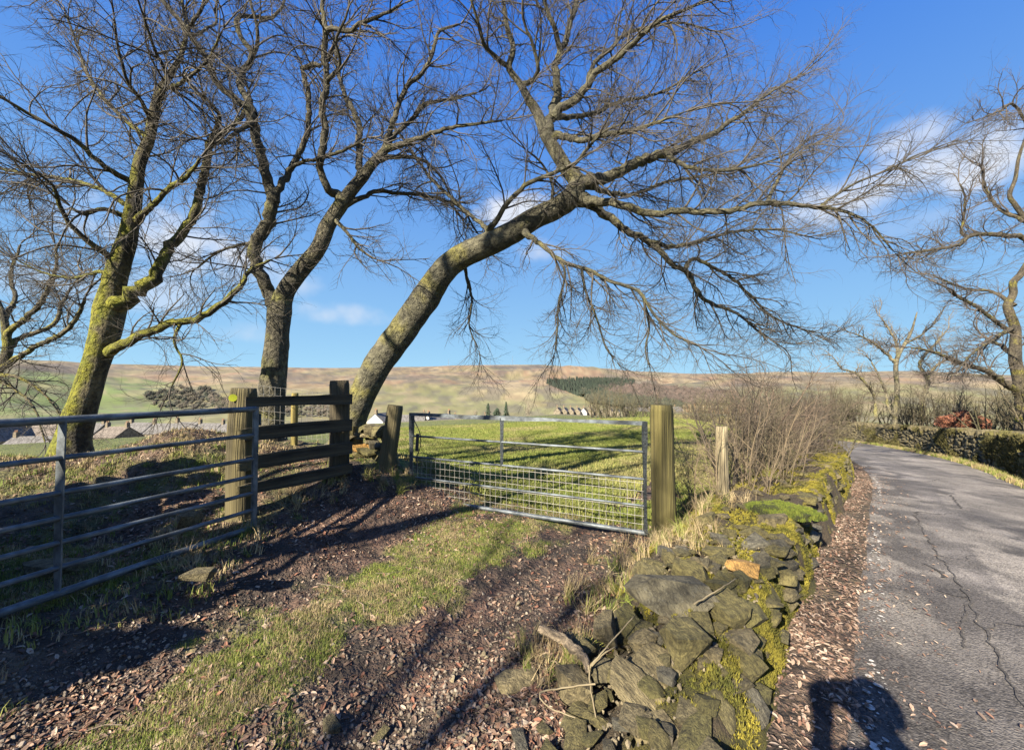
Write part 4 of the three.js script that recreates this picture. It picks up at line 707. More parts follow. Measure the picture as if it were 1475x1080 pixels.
// stones lying loose at the broken end, each a thing: [u, v, width px, height px, h above ground, kind, tint, turn, tilt, label]
{
  const list = [
    [743, 982, 76, 40, 0.02, SLAB[1], STONE[3], 0.5, 0.1, 'pale flat slab lying alone on the leaf litter by the rubble'],
    [826, 992, 58, 62, 0.07, BLOCK[2], STONE[1], 0.2, -0.1, 'squarish pale block of stone under the broken grey branch'],
    [918, 1000, 66, 118, 0.17, SLAB[5], STONE[3], 1.35, 0.55, 'tall smooth slab of stone leaning in the rubble'],
    [950, 968, 84, 74, 0.2, SLAB[7], STONE[1], 0.9, 0.3, 'broad brown slab leaning behind the tall slab'],
    [962, 854, 128, 86, 0.36, SLAB[9], STONE[2], 0.45, 0.18, 'large grey flat rock with lichen on top of the rubble'],
    [938, 822, 52, 42, 0.3, BLOCK[4], STONE[5], 0.8, 0.2, 'olive stone behind the large flat rock'],
    [978, 812, 54, 26, 0.33, SLAB[3], STONE[0], -0.5, 0.3, 'narrow stone slanting beside the post'],
    [988, 922, 78, 66, 0.3, BLOCK[8], MOSSY[1], 0.3, 0.1, 'mossy block below the large flat rock'],
    [925, 922, 44, 34, 0.24, BLOCK[9], STONE[3], 1.2, 0.3, 'small pale wedge of stone in the middle of the rubble'],
    [1066, 816, 66, 44, 0.4, SLAB[11], M.orangeStone, -0.35, -0.25, 'orange-yellow slab of stone lying on the mossy wall'],
    [993, 1030, 64, 56, 0.16, BLOCK[0], STONE[0], 0.6, 0.4, 'rounded brown stone low in the rubble'],
    [1040, 1022, 46, 58, 0.2, SLAB[12], STONE[5], 1.2, 0.7, 'thin olive stone standing on edge in the rubble'],
    [1112, 757, 56, 34, 0.42, BLOCK[11], STONE[1], -0.75, 0.05, 'long grey building stone on the wall below the moss cushion'],
    [1092, 782, 60, 28, 0.4, SLAB[0], STONE[4], 0.4, 0.12, 'thin grey slate on top of the wall'],
    [940, 1058, 82, 64, 0.12, SLAB[2], STONE[3], 0.8, 0.35, 'pale slab at the foot of the leaning slabs'],
    [868, 968, 40, 44, 0.1, BLOCK[6], STONE[0], 0.3, 0.5, 'narrow brown stone beside the thorny stem'],
    [836, 936, 36, 40, 0.08, BLOCK[3], STONE[5], 0.9, 0.2, 'olive stone half hidden under the broken branch'],
    [872, 906, 48, 50, 0.2, BLOCK[7], STONE[1], 0.1, 0.1, 'tan stone above the broken branch end'],
    [905, 896, 40, 44, 0.24, BLOCK[5], MOSSY[2], 0.7, 0.3, 'moss-green stone between tan stone and flat rock'],
    [833, 1040, 56, 40, 0.02, SLAB[8], STONE[5], 1.0, 0.1, 'flat stone sunk in the litter below the square block'],
    [1075, 950, 52, 50, 0.28, SLAB[4], MOSSY[0], 1.0, 0.6, 'moss-streaked stone on the broken wall face'],
    [1086, 1010, 44, 60, 0.16, SLAB[6], STONE[4], 1.4, 0.9, 'grey stone upright at the corner of the wall end'],
    [1030, 950, 46, 40, 0.26, CHIP[3], STONE[3], 0.2, 0.3, 'pale chip of stone wedged in the wall end'],
    [1050, 880, 60, 50, 0.36, BLOCK[10], MOSSY[0], 0.6, 0.2, 'moss-covered stone right of the large flat rock'],
    [1032, 1070, 60, 40, 0.08, BLOCK[12], STONE[0], 0.4, 0.2, 'blunt stone at the foot of the wall end'],
    [480, 1045, 34, 30, 0.0, BLOCK[13], STONE[0], 0.5, 0.2, 'brown stone half buried in the gravel track'],
    [548, 1062, 34, 28, 0.0, CHIP[6], STONE[5], 0.5, 0.2, 'olive stone half buried in the gravel'],
    [84, 818, 90, 50, 0.03, SLAB[10], STONE[0], -0.5, -0.15, 'large flat stone lying on the bank behind the metal gate'],
    [272, 745, 36, 24, 0.3, BLOCK[1], STONE[1], 0.5, 0.2, 'small pale stone on the bank near the gate post'],
    [285, 826, 66, 22, 0.14, SLAB[13], STONE[0], 0.3, 0.05, 'flat stone lying at the foot of the metal gate'],
  ];
  for (const [u, v, w, h, up, geo, m, turn, tilt, label] of list) {
    let p = G(u, v, up); for (let k = 0; k < 5; k++) p = G(u, v, nearY(p.x, -p.z) + up);
    const D = -p.z, k = D / FOC, o = new THREE.Mesh(geo, m), q = Math.pow(1 + ((u - CX) / FOC) ** 2, -0.25);
    geo.computeBoundingBox(); const bb = geo.boundingBox.getSize(V());
    const el = Math.atan2(EYE - p.y, Math.hypot(p.x, D)), W = w * k * q / bb.x, dep = Math.max(h * k / Math.max(Math.sin(el) + 0.35, 0.5) / bb.z, W * 0.35);
    o.position.copy(p); o.scale.set(W * 0.8, Math.min(W * (geo.userData.t || 1), dep) * 0.85, dep * 0.8); o.rotation.set(tilt, turn * 0.6, tilt * 0.6, 'YXZ');
    top(o, 'loose_stone'); tag(o, label, 'stone', 'loose stones');
  }
  // small broken chips between them: uncounted rubble
  const r = rnd(88), N = 420;
  for (let v = 0; v < 3; v++) {
    const im = new THREE.InstancedMesh(CHIP[v * 3], mat({ color: lin(1, 1, 1), map: rep(T.stone, 3), roughness: 0.95 }), N), mx = new THREE.Matrix4(), q = new THREE.Quaternion(), cc = new THREE.Color(); let c = 0;
    for (let k = 0; k < N; k++) {
      const s = 0.7 + r() * 2.9, e = -0.5 - Math.abs(r() + r() - 1) * 1.5 - (s < 2 ? r() * 0.3 : 0), [x, d] = onLine(LE, LES, S0 + s, e); if (d < 1.3) continue;
      const sz = 0.01 + r() * r() * r() * 0.06;
      q.setFromEuler(new THREE.Euler(r() * 6, r() * 6, r() * 6)); mx.compose(V(x, nearY(x, d) + wallProfile(e, s) + sz * 0.15, -d), q, V(sz * 1.2, sz, sz)); im.setMatrixAt(c, mx);
      const t = mix3([0.09, 0.08, 0.065], [0.25, 0.215, 0.15], r()); im.setColorAt(c++, cc.setRGB(...t));
    }
    im.count = c; top(im, 'rubble'); tag(im, ['small broken stone chips scattered around the tumbled wall end', 'brown stone crumbs between the fallen wall stones', 'little pale stone flakes littering the wall end'][v], 'rubble', null, 'stuff');
  }
}
// ------------------------------------------------------------------ the long wall on the far side of the lane
{
  const w = thing('dry_stone_wall', 'long dark dry stone wall with ragged upright coping beyond the lane', 'wall'), r = rnd(52), near = [], rest = [];
  const s0 = along(RE, RES, 9, 5.6)[1], s1 = along(RE, RES, 20.6, 33)[1], Hh = 0.98;
  const core = []; // dark hearting between the faces
  const ns = 120, vtx = [];
  const prof = [[-0.02, -0.2], [0.03, 0.9], [0.2, Hh - 0.04], [0.42, 0.9], [0.5, -0.2]];
  const cg = sheet(prof.length, ns, (i, j) => { const s = mix(s0, s1, j / (ns - 1)), [x, d] = onLine(RE, RES, s, prof[i][0] + 0.03); return [x, roadY(x, d) + prof[i][1], -d]; });
  part('hearting', boxUV(cg), stoneMat(0.1, 0.09, 0.055), w);
  let made = 0;
  const put = (geo, m, p, sc, rot) => { if (made < 290) { const q = part('stone', geo, m, w); q.position.copy(p); q.scale.copy(sc); q.rotation.copy(rot); made++; } else { const g = geo.clone(); g.applyMatrix4(new THREE.Matrix4().compose(p, new THREE.Quaternion().setFromEuler(rot), sc)); rest.push(g); } };
  let s = s0;
  const dark = [stoneMat(0.095, 0.085, 0.052), stoneMat(0.13, 0.115, 0.068), stoneMat(0.09, 0.085, 0.055), stoneMat(0.105, 0.1, 0.032), stoneMat(0.15, 0.135, 0.082)];
  while (s < s1) {
    const L = 0.22 + r() * 0.22;
    for (let y = 0; y < Hh - 0.1;) {
      const th = 0.1 + r() * 0.09, [x, d, a] = onLine(RE, RES, s + (r() - 0.5) * 0.2, 0.02 + r() * 0.04 + y * 0.06);
      put(pick(SLAB, r), pick(dark, r), V(x, roadY(x, d) + y + th / 2, -d), V(0.22, th * 2.7, L * 1.3), new THREE.Euler((r() - 0.5) * 0.16, -a + (r() - 0.5) * 0.35, (r() - 0.5) * 0.2)); y += th * 0.96;
    }
    for (let k = 0; k < 2; k++) { const [x, d, a] = onLine(RE, RES, s + r() * L, 0.2 + (r() - 0.5) * 0.12), hh = 0.2 + r() * 0.2; put(pick(SLAB, r), pick(dark, r), V(x, roadY(x, d) + Hh + hh * 0.22, -d), V(hh * 1.3, 0.2 + r() * 0.12, hh * 1.1), new THREE.Euler(1.35 + (r() - 0.5) * 0.5, 0, 0).setFromQuaternion(new THREE.Quaternion().setFromAxisAngle(UPV, -a + (r() - 0.5) * 0.5).multiply(new THREE.Quaternion().setFromAxisAngle(V(1, 0, 0), 1.3 + (r() - 0.5) * 0.6)))); }
    s += L * 0.95;
  }
  const m = part('stone', mergeGeometries(rest), dark[1], w); m.userData.kind = 'stuff';
  const N = 30000, im = new THREE.InstancedMesh(mossShoot, mat({ roughness: 1 }), N), mx = new THREE.Matrix4(), q = new THREE.Quaternion(), cc = new THREE.Color(); let c = 0;
  for (let k = 0; k < N; k++) {
    const s2 = mix(s0, s1, r()), y = r() < 0.4 ? Hh + r() * 0.14 : r() * Hh, [x, d] = onLine(RE, RES, s2, y >= Hh ? r() * 0.42 : -0.05 + y * 0.06); if (fbm(s2 * 0.9, y * 1.6, 3, 4) < 0.47 + r() * 0.08) continue;
    const z = 0.035 + r() * 0.055; q.setFromEuler(new THREE.Euler(r() * 1.2 - 0.6, r() * 6.28, r() * 1.2 - 0.6)); mx.compose(V(x, roadY(x, d) + y, -d), q, V(z, z, z)); im.setMatrixAt(c, mx); im.setColorAt(c++, cc.setRGB(...mix3([0.045, 0.045, 0.012], [0.115, 0.1, 0.034], r())));
  }
  im.count = c; im.name = 'moss'; im.userData.kind = 'stuff'; shade(im); w.add(im);
}
// ------------------------------------------------------------------ gates, posts and rails
M.galv = mat({ map: rep(T.grain, 0.7, 0.5), color: lin(0.14, 0.165, 0.18), metalness: 0.3, roughness: 0.55, bumpMap: rep(T.fineBump, 1), bumpScale: 0.0006 });
M.galvDark = mat({ color: lin(0.075, 0.088, 0.095), metalness: 0.6, roughness: 0.55, map: rep(T.fine, 1.5) });
M.wire = mat({ color: lin(0.33, 0.32, 0.28), metalness: 0.3, roughness: 0.5 });
M.post = mat({ color: lin(0.112, 0.1, 0.034), map: rep(T.wood, 0.6, 0.35), bumpMap: rep(T.woodBump, 1.2, 0.35), bumpScale: 0.012 });
M.postGrey = mat({ color: lin(0.105, 0.092, 0.045), map: rep(T.wood, 0.6, 0.35), bumpMap: rep(T.woodBump, 1.2, 0.35), bumpScale: 0.012 });
M.postPale = mat({ color: lin(0.33, 0.29, 0.19), map: rep(T.wood, 2.2, 1), bumpMap: rep(T.woodBump, 2, 1), bumpScale: 0.015 });
M.postNew = mat({ color: lin(0.25, 0.21, 0.065), map: rep(T.wood, 2, 1), bumpMap: rep(T.woodBump, 2, 1), bumpScale: 0.01 });
M.rail = mat({ color: lin(0.085, 0.073, 0.045), map: rep(T.wood, 3, 0.8), bumpMap: rep(T.woodBump, 3, 0.8), bumpScale: 0.012 });
M.yellow = mat({ color: lin(0.42, 0.46, 0.02), roughness: 0.55 });
M.black = mat({ color: lin(0.02, 0.02, 0.022), roughness: 0.6 });
function postGeo(h, r, seed, sink = 0.3, square) {
  const t = new Tubes(), rr = rnd(seed), pts = [], rad = [], ph = rr() * 6, lean = 0;
  const n = 26; for (let k = 0; k <= n; k++) { const y = -sink + (h + sink) * k / n; pts.push(V((fbm(y * 1.2, seed, 1, 2) - 0.5) * 0.03, y, (fbm(y * 1.2, seed, 5, 2) - 0.5) * 0.03)); rad.push(r * (1.04 - 0.06 * k / n) * (k === n ? 0.93 : 1)); }
  t.add(pts, rad, 22, { lump: 0.035, uvr: r * 6.28, capEnd: true, flare: (k, a) => 1 + 0.03 * Math.sin(a * 3 + ph) + 0.012 * Math.sin(a * 11 + ph * 2) - 0.05 * Math.exp(-(((a - 2 - ph * 0.1) % 6.28) ** 2) / 0.004) });
  const g = t.geo(true); return g;
}
function board(a, b, w, th, seed) {       // sawn rail from a to b: w high, th thick, slightly uneven
  const d = b.clone().sub(a), L = d.length(), g = new THREE.BoxGeometry(L, w, th, 24, 3, 2), p = g.attributes.position;
  for (let i = 0; i < p.count; i++) { const x = p.getX(i), y = p.getY(i), z = p.getZ(i); p.setXYZ(i, x, y + (fbm(x * 1.5, seed, y > 0 ? 3 : 9, 3) - 0.5) * 0.035, z + (fbm(x * 2, y * 8, seed, 2) - 0.5) * 0.015); }
  const uv = g.attributes.uv; for (let i = 0; i < uv.count; i++) uv.setXY(i, p.getY(i) + p.getZ(i), p.getX(i));
  g.computeVertexNormals(); g.applyQuaternion(new THREE.Quaternion().setFromUnitVectors(V(1, 0, 0), d.normalize())); const m = a.clone().add(b).multiplyScalar(0.5); g.translate(m.x, m.y, m.z); return g;
}
// metal field gate standing open on the left
{
  const A = P(365, 762, 3.7), B = V(A.x - 0.377 * 3.5, 0, A.z + 0.926 * 3.5), y0 = A.y + 0.02, y1 = P(365, 589, 3.7).y;
  const g = thing('metal_gate', 'galvanised tubular seven-bar metal gate standing open along the bank', 'gate', V(A.x, H(A.x, A.z), A.z));
  const o = V(A.x, H(A.x, A.z), A.z), at = (t, y) => V(mix(A.x, B.x, t), y, mix(A.z, B.z, t)).sub(o);
  const f = [0, 0.147, 0.29, 0.432, 0.578, 0.78, 1];   // bars close up towards the ground
  f.forEach((k, i) => part('rail', rod(at(0, mix(y0, y1, k)), at(1, mix(y0, y1, k)), i === 0 || i === 6 ? 0.026 : 0.0175, 14), M.galv, g));
  part('end_stile', rod(at(0, y0 - 0.02), at(0, y1 + 0.02), 0.026, 14), M.galv, g);
  part('end_stile', rod(at(1, y0 - 0.02), at(1, y1 + 0.02), 0.026, 14), M.galv, g);
  for (const t of [0.365, 0.69]) part('upright', board(at(t, y0), at(t, y1), 0.045, 0.01, 3), M.galv, g);
  const h = part('latch', rod(at(-0.012, y1 - 0.05), at(-0.012, y1 - 0.16), 0.012, 8), M.galvDark, g);
}
// gatepost with the waymark disc, rails of the stile, tall post
{
  const p1 = P(343, 755, 3.95), b1 = V(p1.x, H(p1.x, p1.z), p1.z), p2 = P(487, 690, 4.85), b2 = V(p2.x, H(p2.x, p2.z), p2.z);
  const t1 = P(345, 559, 3.95), t2 = P(487, 548, 4.85);
  const g = thing('wooden_stile', 'dark wooden rail fence between a mossy gatepost and a tall round post', 'fence', b1);
  const q = part('post', postGeo(t1.y - b1.y, 0.122, 3), M.postGrey, g); q.rotation.z = -0.02; q.userData.label = 'mossy round gatepost at the end of the metal gate';
  const q2 = part('post', postGeo(t2.y - b2.y, 0.118, 4), M.rail, g); q2.position.copy(b2).sub(b1);
  const dir = b2.clone().sub(b1).setY(0).normalize(), nrm = V(-dir.z, 0, dir.x);   // rails on the side towards the gateway
  [[575, 4.8, 579, 0.13], [612, 4.9, 625, 0.16], [645, 4.86, 667, 0.15], [674, 4.9, 706, 0.13]].forEach(([vr, Dr, vl, w], i) => {
    const a = P(352, vl, 3.86).sub(b1), b = P(506, vr, 4.82).sub(b1); a.y = b.y = (a.y + b.y) / 2; 
    part('rail', board(a, b, w * 0.88, 0.045, i + 2), M.rail, g);
  });
  for (const v of [626, 671, 707]) part('rail_block', board(P(346, v, 3.83).sub(b1), P(360, v - 1, 3.8).sub(b1), 0.1, 0.07, v), M.postGrey, g);
  const disc = new THREE.Mesh(new THREE.CylinderGeometry(0.036, 0.036, 0.006, 28), M.yellow), dp = P(335, 573, 3.815); disc.position.copy(dp); disc.rotation.set(Math.PI / 2, 0, 0); disc.rotation.order = 'YXZ'; disc.rotation.y = 0.62;
  top(disc, 'waymark_disc'); tag(disc, 'round yellow-green waymark disc fixed to the mossy gatepost', 'waymark');
}
// wire stock fence behind the stile
{
  const bp = P(423, 644, 6.3), o = V(bp.x, H(bp.x, bp.z), bp.z), g = thing('wire_fence', 'wire mesh fence with a pale yellow stake behind the stile', 'fence', o);
  part('post', postGeo(P(423, 566, 6.3).y - o.y, 0.052, 8), M.postNew, g);
  const a = P(362, 600, 6.0), b = P(478, 600, 6.6);
  for (let k = 0; k < 7; k++) { const y = 0.12 + k * 0.13; part('wire', rod(V(a.x, H(a.x, a.z) + y, a.z).sub(o), V(b.x, H(b.x, b.z) + y, b.z).sub(o), 0.003, 4, false), M.wire, g); }
  for (let k = 0; k < 16; k++) { const t = k / 15, x = mix(a.x, b.x, t), z = mix(a.z, b.z, t), y = mix(H(a.x, a.z), H(b.x, b.z), t); part('wire', rod(V(x, y + 0.1, z).sub(o), V(x, y + 0.91, z).sub(o), 0.0026, 4, false), M.wire, g); }
}
// field gate with mesh
const GL = P(592, 716, 5.38), GR = P(930, 764, 4.08);
{
  const o = V(GR.x, 0, GR.z), yb = 0.055, yt = 1.2, at = (t, k) => V(mix(GR.x, GL.x, t), mix(yb, yt, k), mix(GR.z, GL.z, t)).sub(o);
  const g = thing('field_gate', 'galvanised metal field gate with wire mesh on its lower half', 'gate', o);
  const fl = [0, 0.345, 0.555, 0.80, 1];
  part('rail', rod(at(0, 0), at(1, 0), 0.024, 14), M.galv, g);
  part('rail', rod(at(0, 0.245), at(1, 0.245), 0.012, 10), M.galv, g);
  part('rail', rod(at(0, 0.49), at(1, 0.49), 0.014, 10), M.galv, g);
  part('rail', rod(at(0, 0.74), at(1, 0.74), 0.014, 10), M.galv, g);
  part('rail', board(at(0, 1), at(1, 1), 0.045, 0.03, 1), M.galv, g);
  part('end_stile', board(at(0, -0.01), at(0, 1.02), 0.04, 0.035, 2), M.galvDark, g);
  part('end_stile', board(at(1, -0.01), at(1, 1.02), 0.055, 0.045, 2), M.galvDark, g);
  part('upright', board(at(0.545, 0.49), at(0.545, 1.0), 0.05, 0.02, 2), M.galvDark, g);
  for (let k = 0; k <= 40; k++) { const t = 0.01 + 0.98 * k / 40; part('mesh_wire', rod(at(t, 0.02), at(t, 0.49), 0.0024, 4, false), M.wire, g); }
  for (let k = 1; k <= 6; k++) part('mesh_wire', rod(at(0.005, 0.49 * k / 6.5), at(0.995, 0.49 * k / 6.5), 0.0024, 4, false), M.wire, g);
  const l = part('latch', board(at(0.97, 0.56), at(0.965, 0.77), 0.03, 0.03, 7), M.black, g);
  const chain = new THREE.CatmullRomCurve3([at(0.99, 0.97), at(0.975, 0.9), at(0.95, 0.78), at(0.948, 0.62), at(0.965, 0.5), at(0.97, 0.3)].map((p) => p.add(V(0, 0, 0.03))));
  part('chain', new THREE.TubeGeometry(chain, 40, 0.006, 6), M.black, g);
}
{
  const b = P(555, 735, 5.25), o = V(b.x, H(b.x, b.z), b.z), tp = P(569, 583, 5.25), q = new THREE.Mesh(postGeo(tp.y - o.y, 0.108, 12), M.postGrey); q.position.copy(o); q.rotation.set(0, 0.4, -Math.atan2(tp.x - o.x, tp.y - o.y) - 0.0); top(q, 'gate_post'); tag(q, 'grey round post leaning at the latch end of the field gate', 'post');
  const r = P(956, 783, 4.03), o2 = V(r.x, H(r.x, r.z), r.z), q2 = new THREE.Mesh(postGeo(P(957, 583, 4.03).y - o2.y, 0.118, 16, 0.35), M.post); q2.position.copy(o2); top(q2, 'gate_post'); tag(q2, 'thick greenish round post at the hinge end of the field gate', 'post');
  const w = P(1043, 762, 4.25), o3 = V(w.x, H(w.x, w.z), w.z), q3 = new THREE.Mesh(postGeo(P(1044, 614, 4.25).y - o3.y, 0.062, 21), M.postPale); q3.position.copy(o3); top(q3, 'fence_stake'); tag(q3, 'pale bare wooden stake among the stems behind the wall', 'post');
  // black beam lying against the wall
  const a = P(984, 806, 3.1), c = P(1080, 740, 3.75), m = a.clone().add(c).multiplyScalar(0.5), bm = new THREE.Mesh(board(a.clone().sub(m), c.clone().sub(m), 0.09, 0.09, 9), mat({ color: lin(0.035, 0.03, 0.027), map: rep(T.wood, 3, 1), bumpMap: rep(T.woodBump, 3, 1), bumpScale: 0.02 })); bm.position.copy(m); top(bm, 'rotten_beam'); tag(bm, 'black rotten timber lying on the back of the mossy wall', 'beam');
  // broken branch on the rubble and a long bent stem
  const br = new Tubes(true), k = [[776, 904, 2.42, 0.02], [806, 918, 2.36, 0.026], [826, 932, 2.28, 0.026], [842, 948, 2.2, 0.022], [846, 968, 2.1, 0.012]];
  br.add(...resample(k.map(([u, v, D]) => P(u, v, D * 0.95)), k.map((q) => q[3]), 0.02, 0.25, rnd(3)).slice(0, 2), 10, { color: (p) => mix3([0.18, 0.14, 0.1], [0.36, 0.29, 0.21], fbm(p.x * 30, p.y * 30, p.z * 30, 3)), lump: 0.2, capEnd: true, uvr: 0.3 });
  const bb = new THREE.Mesh(br.geo(true), M.bark); top(bb, 'broken_branch'); tag(bb, 'grey broken branch lying across the stones at the wall end', 'branch');
  const stems = [[[848, 960, 2.1], [852, 1000, 1.98], [862, 1050, 1.88], [872, 1095, 1.8]], [[858, 985, 2.0], [815, 990, 2.05], [776, 1000, 2.0], [790, 1018, 1.95], [830, 1035, 1.9], [862, 1060, 1.85]], [[850, 960, 2.15], [880, 925, 2.2], [915, 885, 2.25]], [[850, 962, 2.14], [872, 940, 2.05], [890, 930, 2.1]], [[1000, 870, 2.3], [1035, 850, 2.35], [1062, 832, 2.5]]];
  stems.forEach((s, i) => { const t = new Tubes(true), [pp, rr] = resample(s.map(([u, v, D]) => P(u, v, D * 0.94)), s.map((_, j) => 0.0045 * (1 - 0.6 * j / s.length)), 0.03, 0.6, rnd(30 + i)); t.add(pp, rr, 6, { color: (p) => mix3([0.13, 0.105, 0.06], [0.25, 0.21, 0.125], vn3(p.x * 20, p.y * 20, p.z * 20)), tip: true }); const m2 = new THREE.Mesh(t.geo(), M.twig); top(m2, 'bramble_stem'); tag(m2, ['pale straight stem rising from the broken branch towards the track', 'long pale looping stem around the square block', 'thin stem pointing up to the flat rock', 'short stem beside the broken branch', 'thin stem pointing at the orange slab'][i], 'stem'); });
}
// remains of a wall behind the latch post
{
  const o = P(532, 690, 5.75), b = V(o.x, H(o.x, o.z), o.z), g = thing('stone_heap', 'heap of mossy wall stones with one orange rock between stile and post', 'stones', b), r = rnd(63);
  for (let row = 0; row < 5; row++) for (let k = 0; k < 5; k++) { const q = part('stone', pick(row % 2 ? SLAB : BLOCK, r), r() < 0.4 ? pick(MOSSY, r) : pick(STONE, r), g), s = 0.16 + r() * 0.14; q.position.set((k - 2) * 0.17 + (r() - 0.5) * 0.1 - row * 0.02, 0.02 + row * 0.095, (r() - 0.5) * 0.4 + k * 0.04); q.scale.set(s * 1.3, s * 0.95, s * 1.1); q.rotation.set((r() - 0.5) * 0.3, r() * 6, (r() - 0.5) * 0.3); }
  const c = part('stone', BLOCK[4], M.orangeStone, g); c.position.copy(P(521, 644, 5.75)).sub(b); c.scale.set(0.3, 0.22, 0.26); c.rotation.y = 0.6;
}
// ------------------------------------------------------------------ trees behind the camera on the left, whose shadows cross the gateway
function freeTree(o) {
  const g = thing(o.name, o.label, 'tree', null, 0, o.group), r = rnd(o.seed), b = onGround(o.x, o.d, -0.1), bc = barkColor(o.bark), pts = [], rad = [];
  const n = 14; for (let k = 0; k <= n; k++) { const t = k / n; pts.push(V(b.x + o.lean[0] * t * t + (r() - 0.5) * 0.12 * t, b.y + o.h * t, b.z + o.lean[1] * t * t + (r() - 0.5) * 0.12 * t)); rad.push(o.r * (1 - 0.85 * t)); }
  const [Q, R, L] = resample(pts, rad, 0.15, 0, r), tb = new Tubes(true), tw = new Tubes(true);
  tb.add(Q, R, 14, { color: bc, lump: 0.1, uvr: 1.2, tip: true, flare: (k, a, p) => (p.y - b.y < 0.5 ? 1 + 0.7 * (1 - (p.y - b.y) / 0.5) ** 2 : 1) });
  part('trunk', tb.geo(true), M.bark, g);
  for (let i = 0; i < o.limbs; i++) {
    const f = mix(o.from, 0.93, i / (o.limbs - 1)), k = Math.floor(f * (Q.length - 1)), a = i * 2.4 + r(), len = (o.h * 0.5) * (1 - 0.55 * f) * (0.8 + 0.5 * r()), lp = [Q[k].clone()], lr = [R[k] * 0.55], d = V(Math.cos(a), 0.55 + f * 0.5, Math.sin(a)).normalize(), p = Q[k].clone();
    const ns = Math.ceil(len / 0.2); for (let s = 1; s <= ns; s++) { d.addScaledVector(jitter(r), 0.16).addScaledVector(UPV, 0.03).normalize(); p.addScaledVector(d, len / ns); lp.push(p.clone()); lr.push(lr[0] * (1 - 0.75 * s / ns)); }
    const lb = new Tubes(true); lb.add(lp, lr, 8, { color: bc, uvr: 0.6, tip: true }); part('branch', lb.geo(true), M.bark, g);
    spawn(tw, r, lp, lr, len, 0, o.cfg, 0.15);
  }
  const m = part('twigs', tw.geo(), M.twig, g); m.userData.kind = 'stuff';
  return g;
}
const shadeBark = { dark: [0.05, 0.045, 0.03], light: [0.17, 0.145, 0.09], moss: 0.6, top: 6 };
freeTree({ name: 'beech_tree', label: 'bare tree with stout mossy trunk at the hinge of the metal gate', seed: 71, x: -6.1, d: -0.75, h: 10, r: 0.3, lean: [0.7, -0.5], limbs: 13, from: 0.26, bark: shadeBark, group: 'bare trees along the bank', cfg: cfg({ g0: 0.36, g1: 0.2, g2: 0.14, r2: 0.004 }) });
freeTree({ name: 'beech_tree', label: 'slender bare tree standing off by itself past the wall by the gate hinge', seed: 72, x: -6.75, d: -5.85, h: 9.5, r: 0.12, lean: [0.5, 0.3], limbs: 11, from: 0.3, bark: shadeBark, group: 'bare trees along the bank', cfg: cfg({ g0: 0.36, g1: 0.2, g2: 0.14, r2: 0.004 }) });
freeTree({ name: 'beech_tree', label: 'bare tree with spreading crown on the verge across from the gateway', seed: 73, x: -2.2, d: -9.5, h: 10, r: 0.24, lean: [0.8, 0.4], limbs: 12, from: 0.3, bark: shadeBark, group: 'bare trees along the bank', cfg: cfg({ g0: 0.36, g1: 0.2, g2: 0.14, r2: 0.004 }) });

// ------------------------------------------------------------------ shrubs
function shrubGeo(o) {
  const r = rnd(o.seed), st = [], tw = new Tubes(true);
  const c = cfg({ ca: o.ca || [0.03, 0.025, 0.019], cb: o.cb || [0.105, 0.085, 0.06], trop: (p, d) => V(d.x * 0.3, o.up ?? 0.5, d.z * 0.3), g0: o.g0 || 0.16, g1: o.g1 || 0.12, g2: 0.12, l0: [0.25 * o.h, 0.62 * o.h], l1: [0.12 * o.h, 0.35 * o.h], r0: o.tr || 0.006, r1: (o.tr || 0.006) * 0.55, n: 2 });
  for (let i = 0; i < o.stems; i++) {
    const a = r() * 6.28, e = 0.15 + r() * (o.spread || 0.55), d = V(Math.cos(a) * e, 1, Math.sin(a) * e).normalize(), p = V(Math.cos(a) * r() * o.w * 0.35, -0.1, Math.sin(a) * r() * o.w * 0.35), pts = [p.clone()], rad = [o.sr * (0.6 + 0.6 * r())], L = o.h * (0.55 + 0.55 * r()), n = Math.ceil(L / 0.12);
    for (let k = 1; k <= n; k++) { d.addScaledVector(jitter(r), 0.13).addScaledVector(UPV, 0.04).normalize(); p.addScaledVector(d, L / n); pts.push(p.clone()); rad.push(rad[0] * (1 - 0.8 * k / n)); }
    const s = new Tubes(true); s.add(pts, rad, 6, { color: c.color, tip: true }); st.push(s.geo());
    spawn(tw, r, pts, rad, L, 0, c, o.from ?? 0.2);
  }
  return [st, tw.geo(), tw.tris];
}
function placeShrub(proto, name, label, group, x, d, sc, turn, up = 0) {
  const g = thing(name, label, 'shrub', V(x, H(x, -d) + up, -d), turn, group); g.scale.setScalar(sc);
  for (const s of proto[0]) part('stem', s, M.twig, g);
  const m = part('twigs', proto[1], M.twig, g); m.userData.kind = 'stuff'; return g;
}
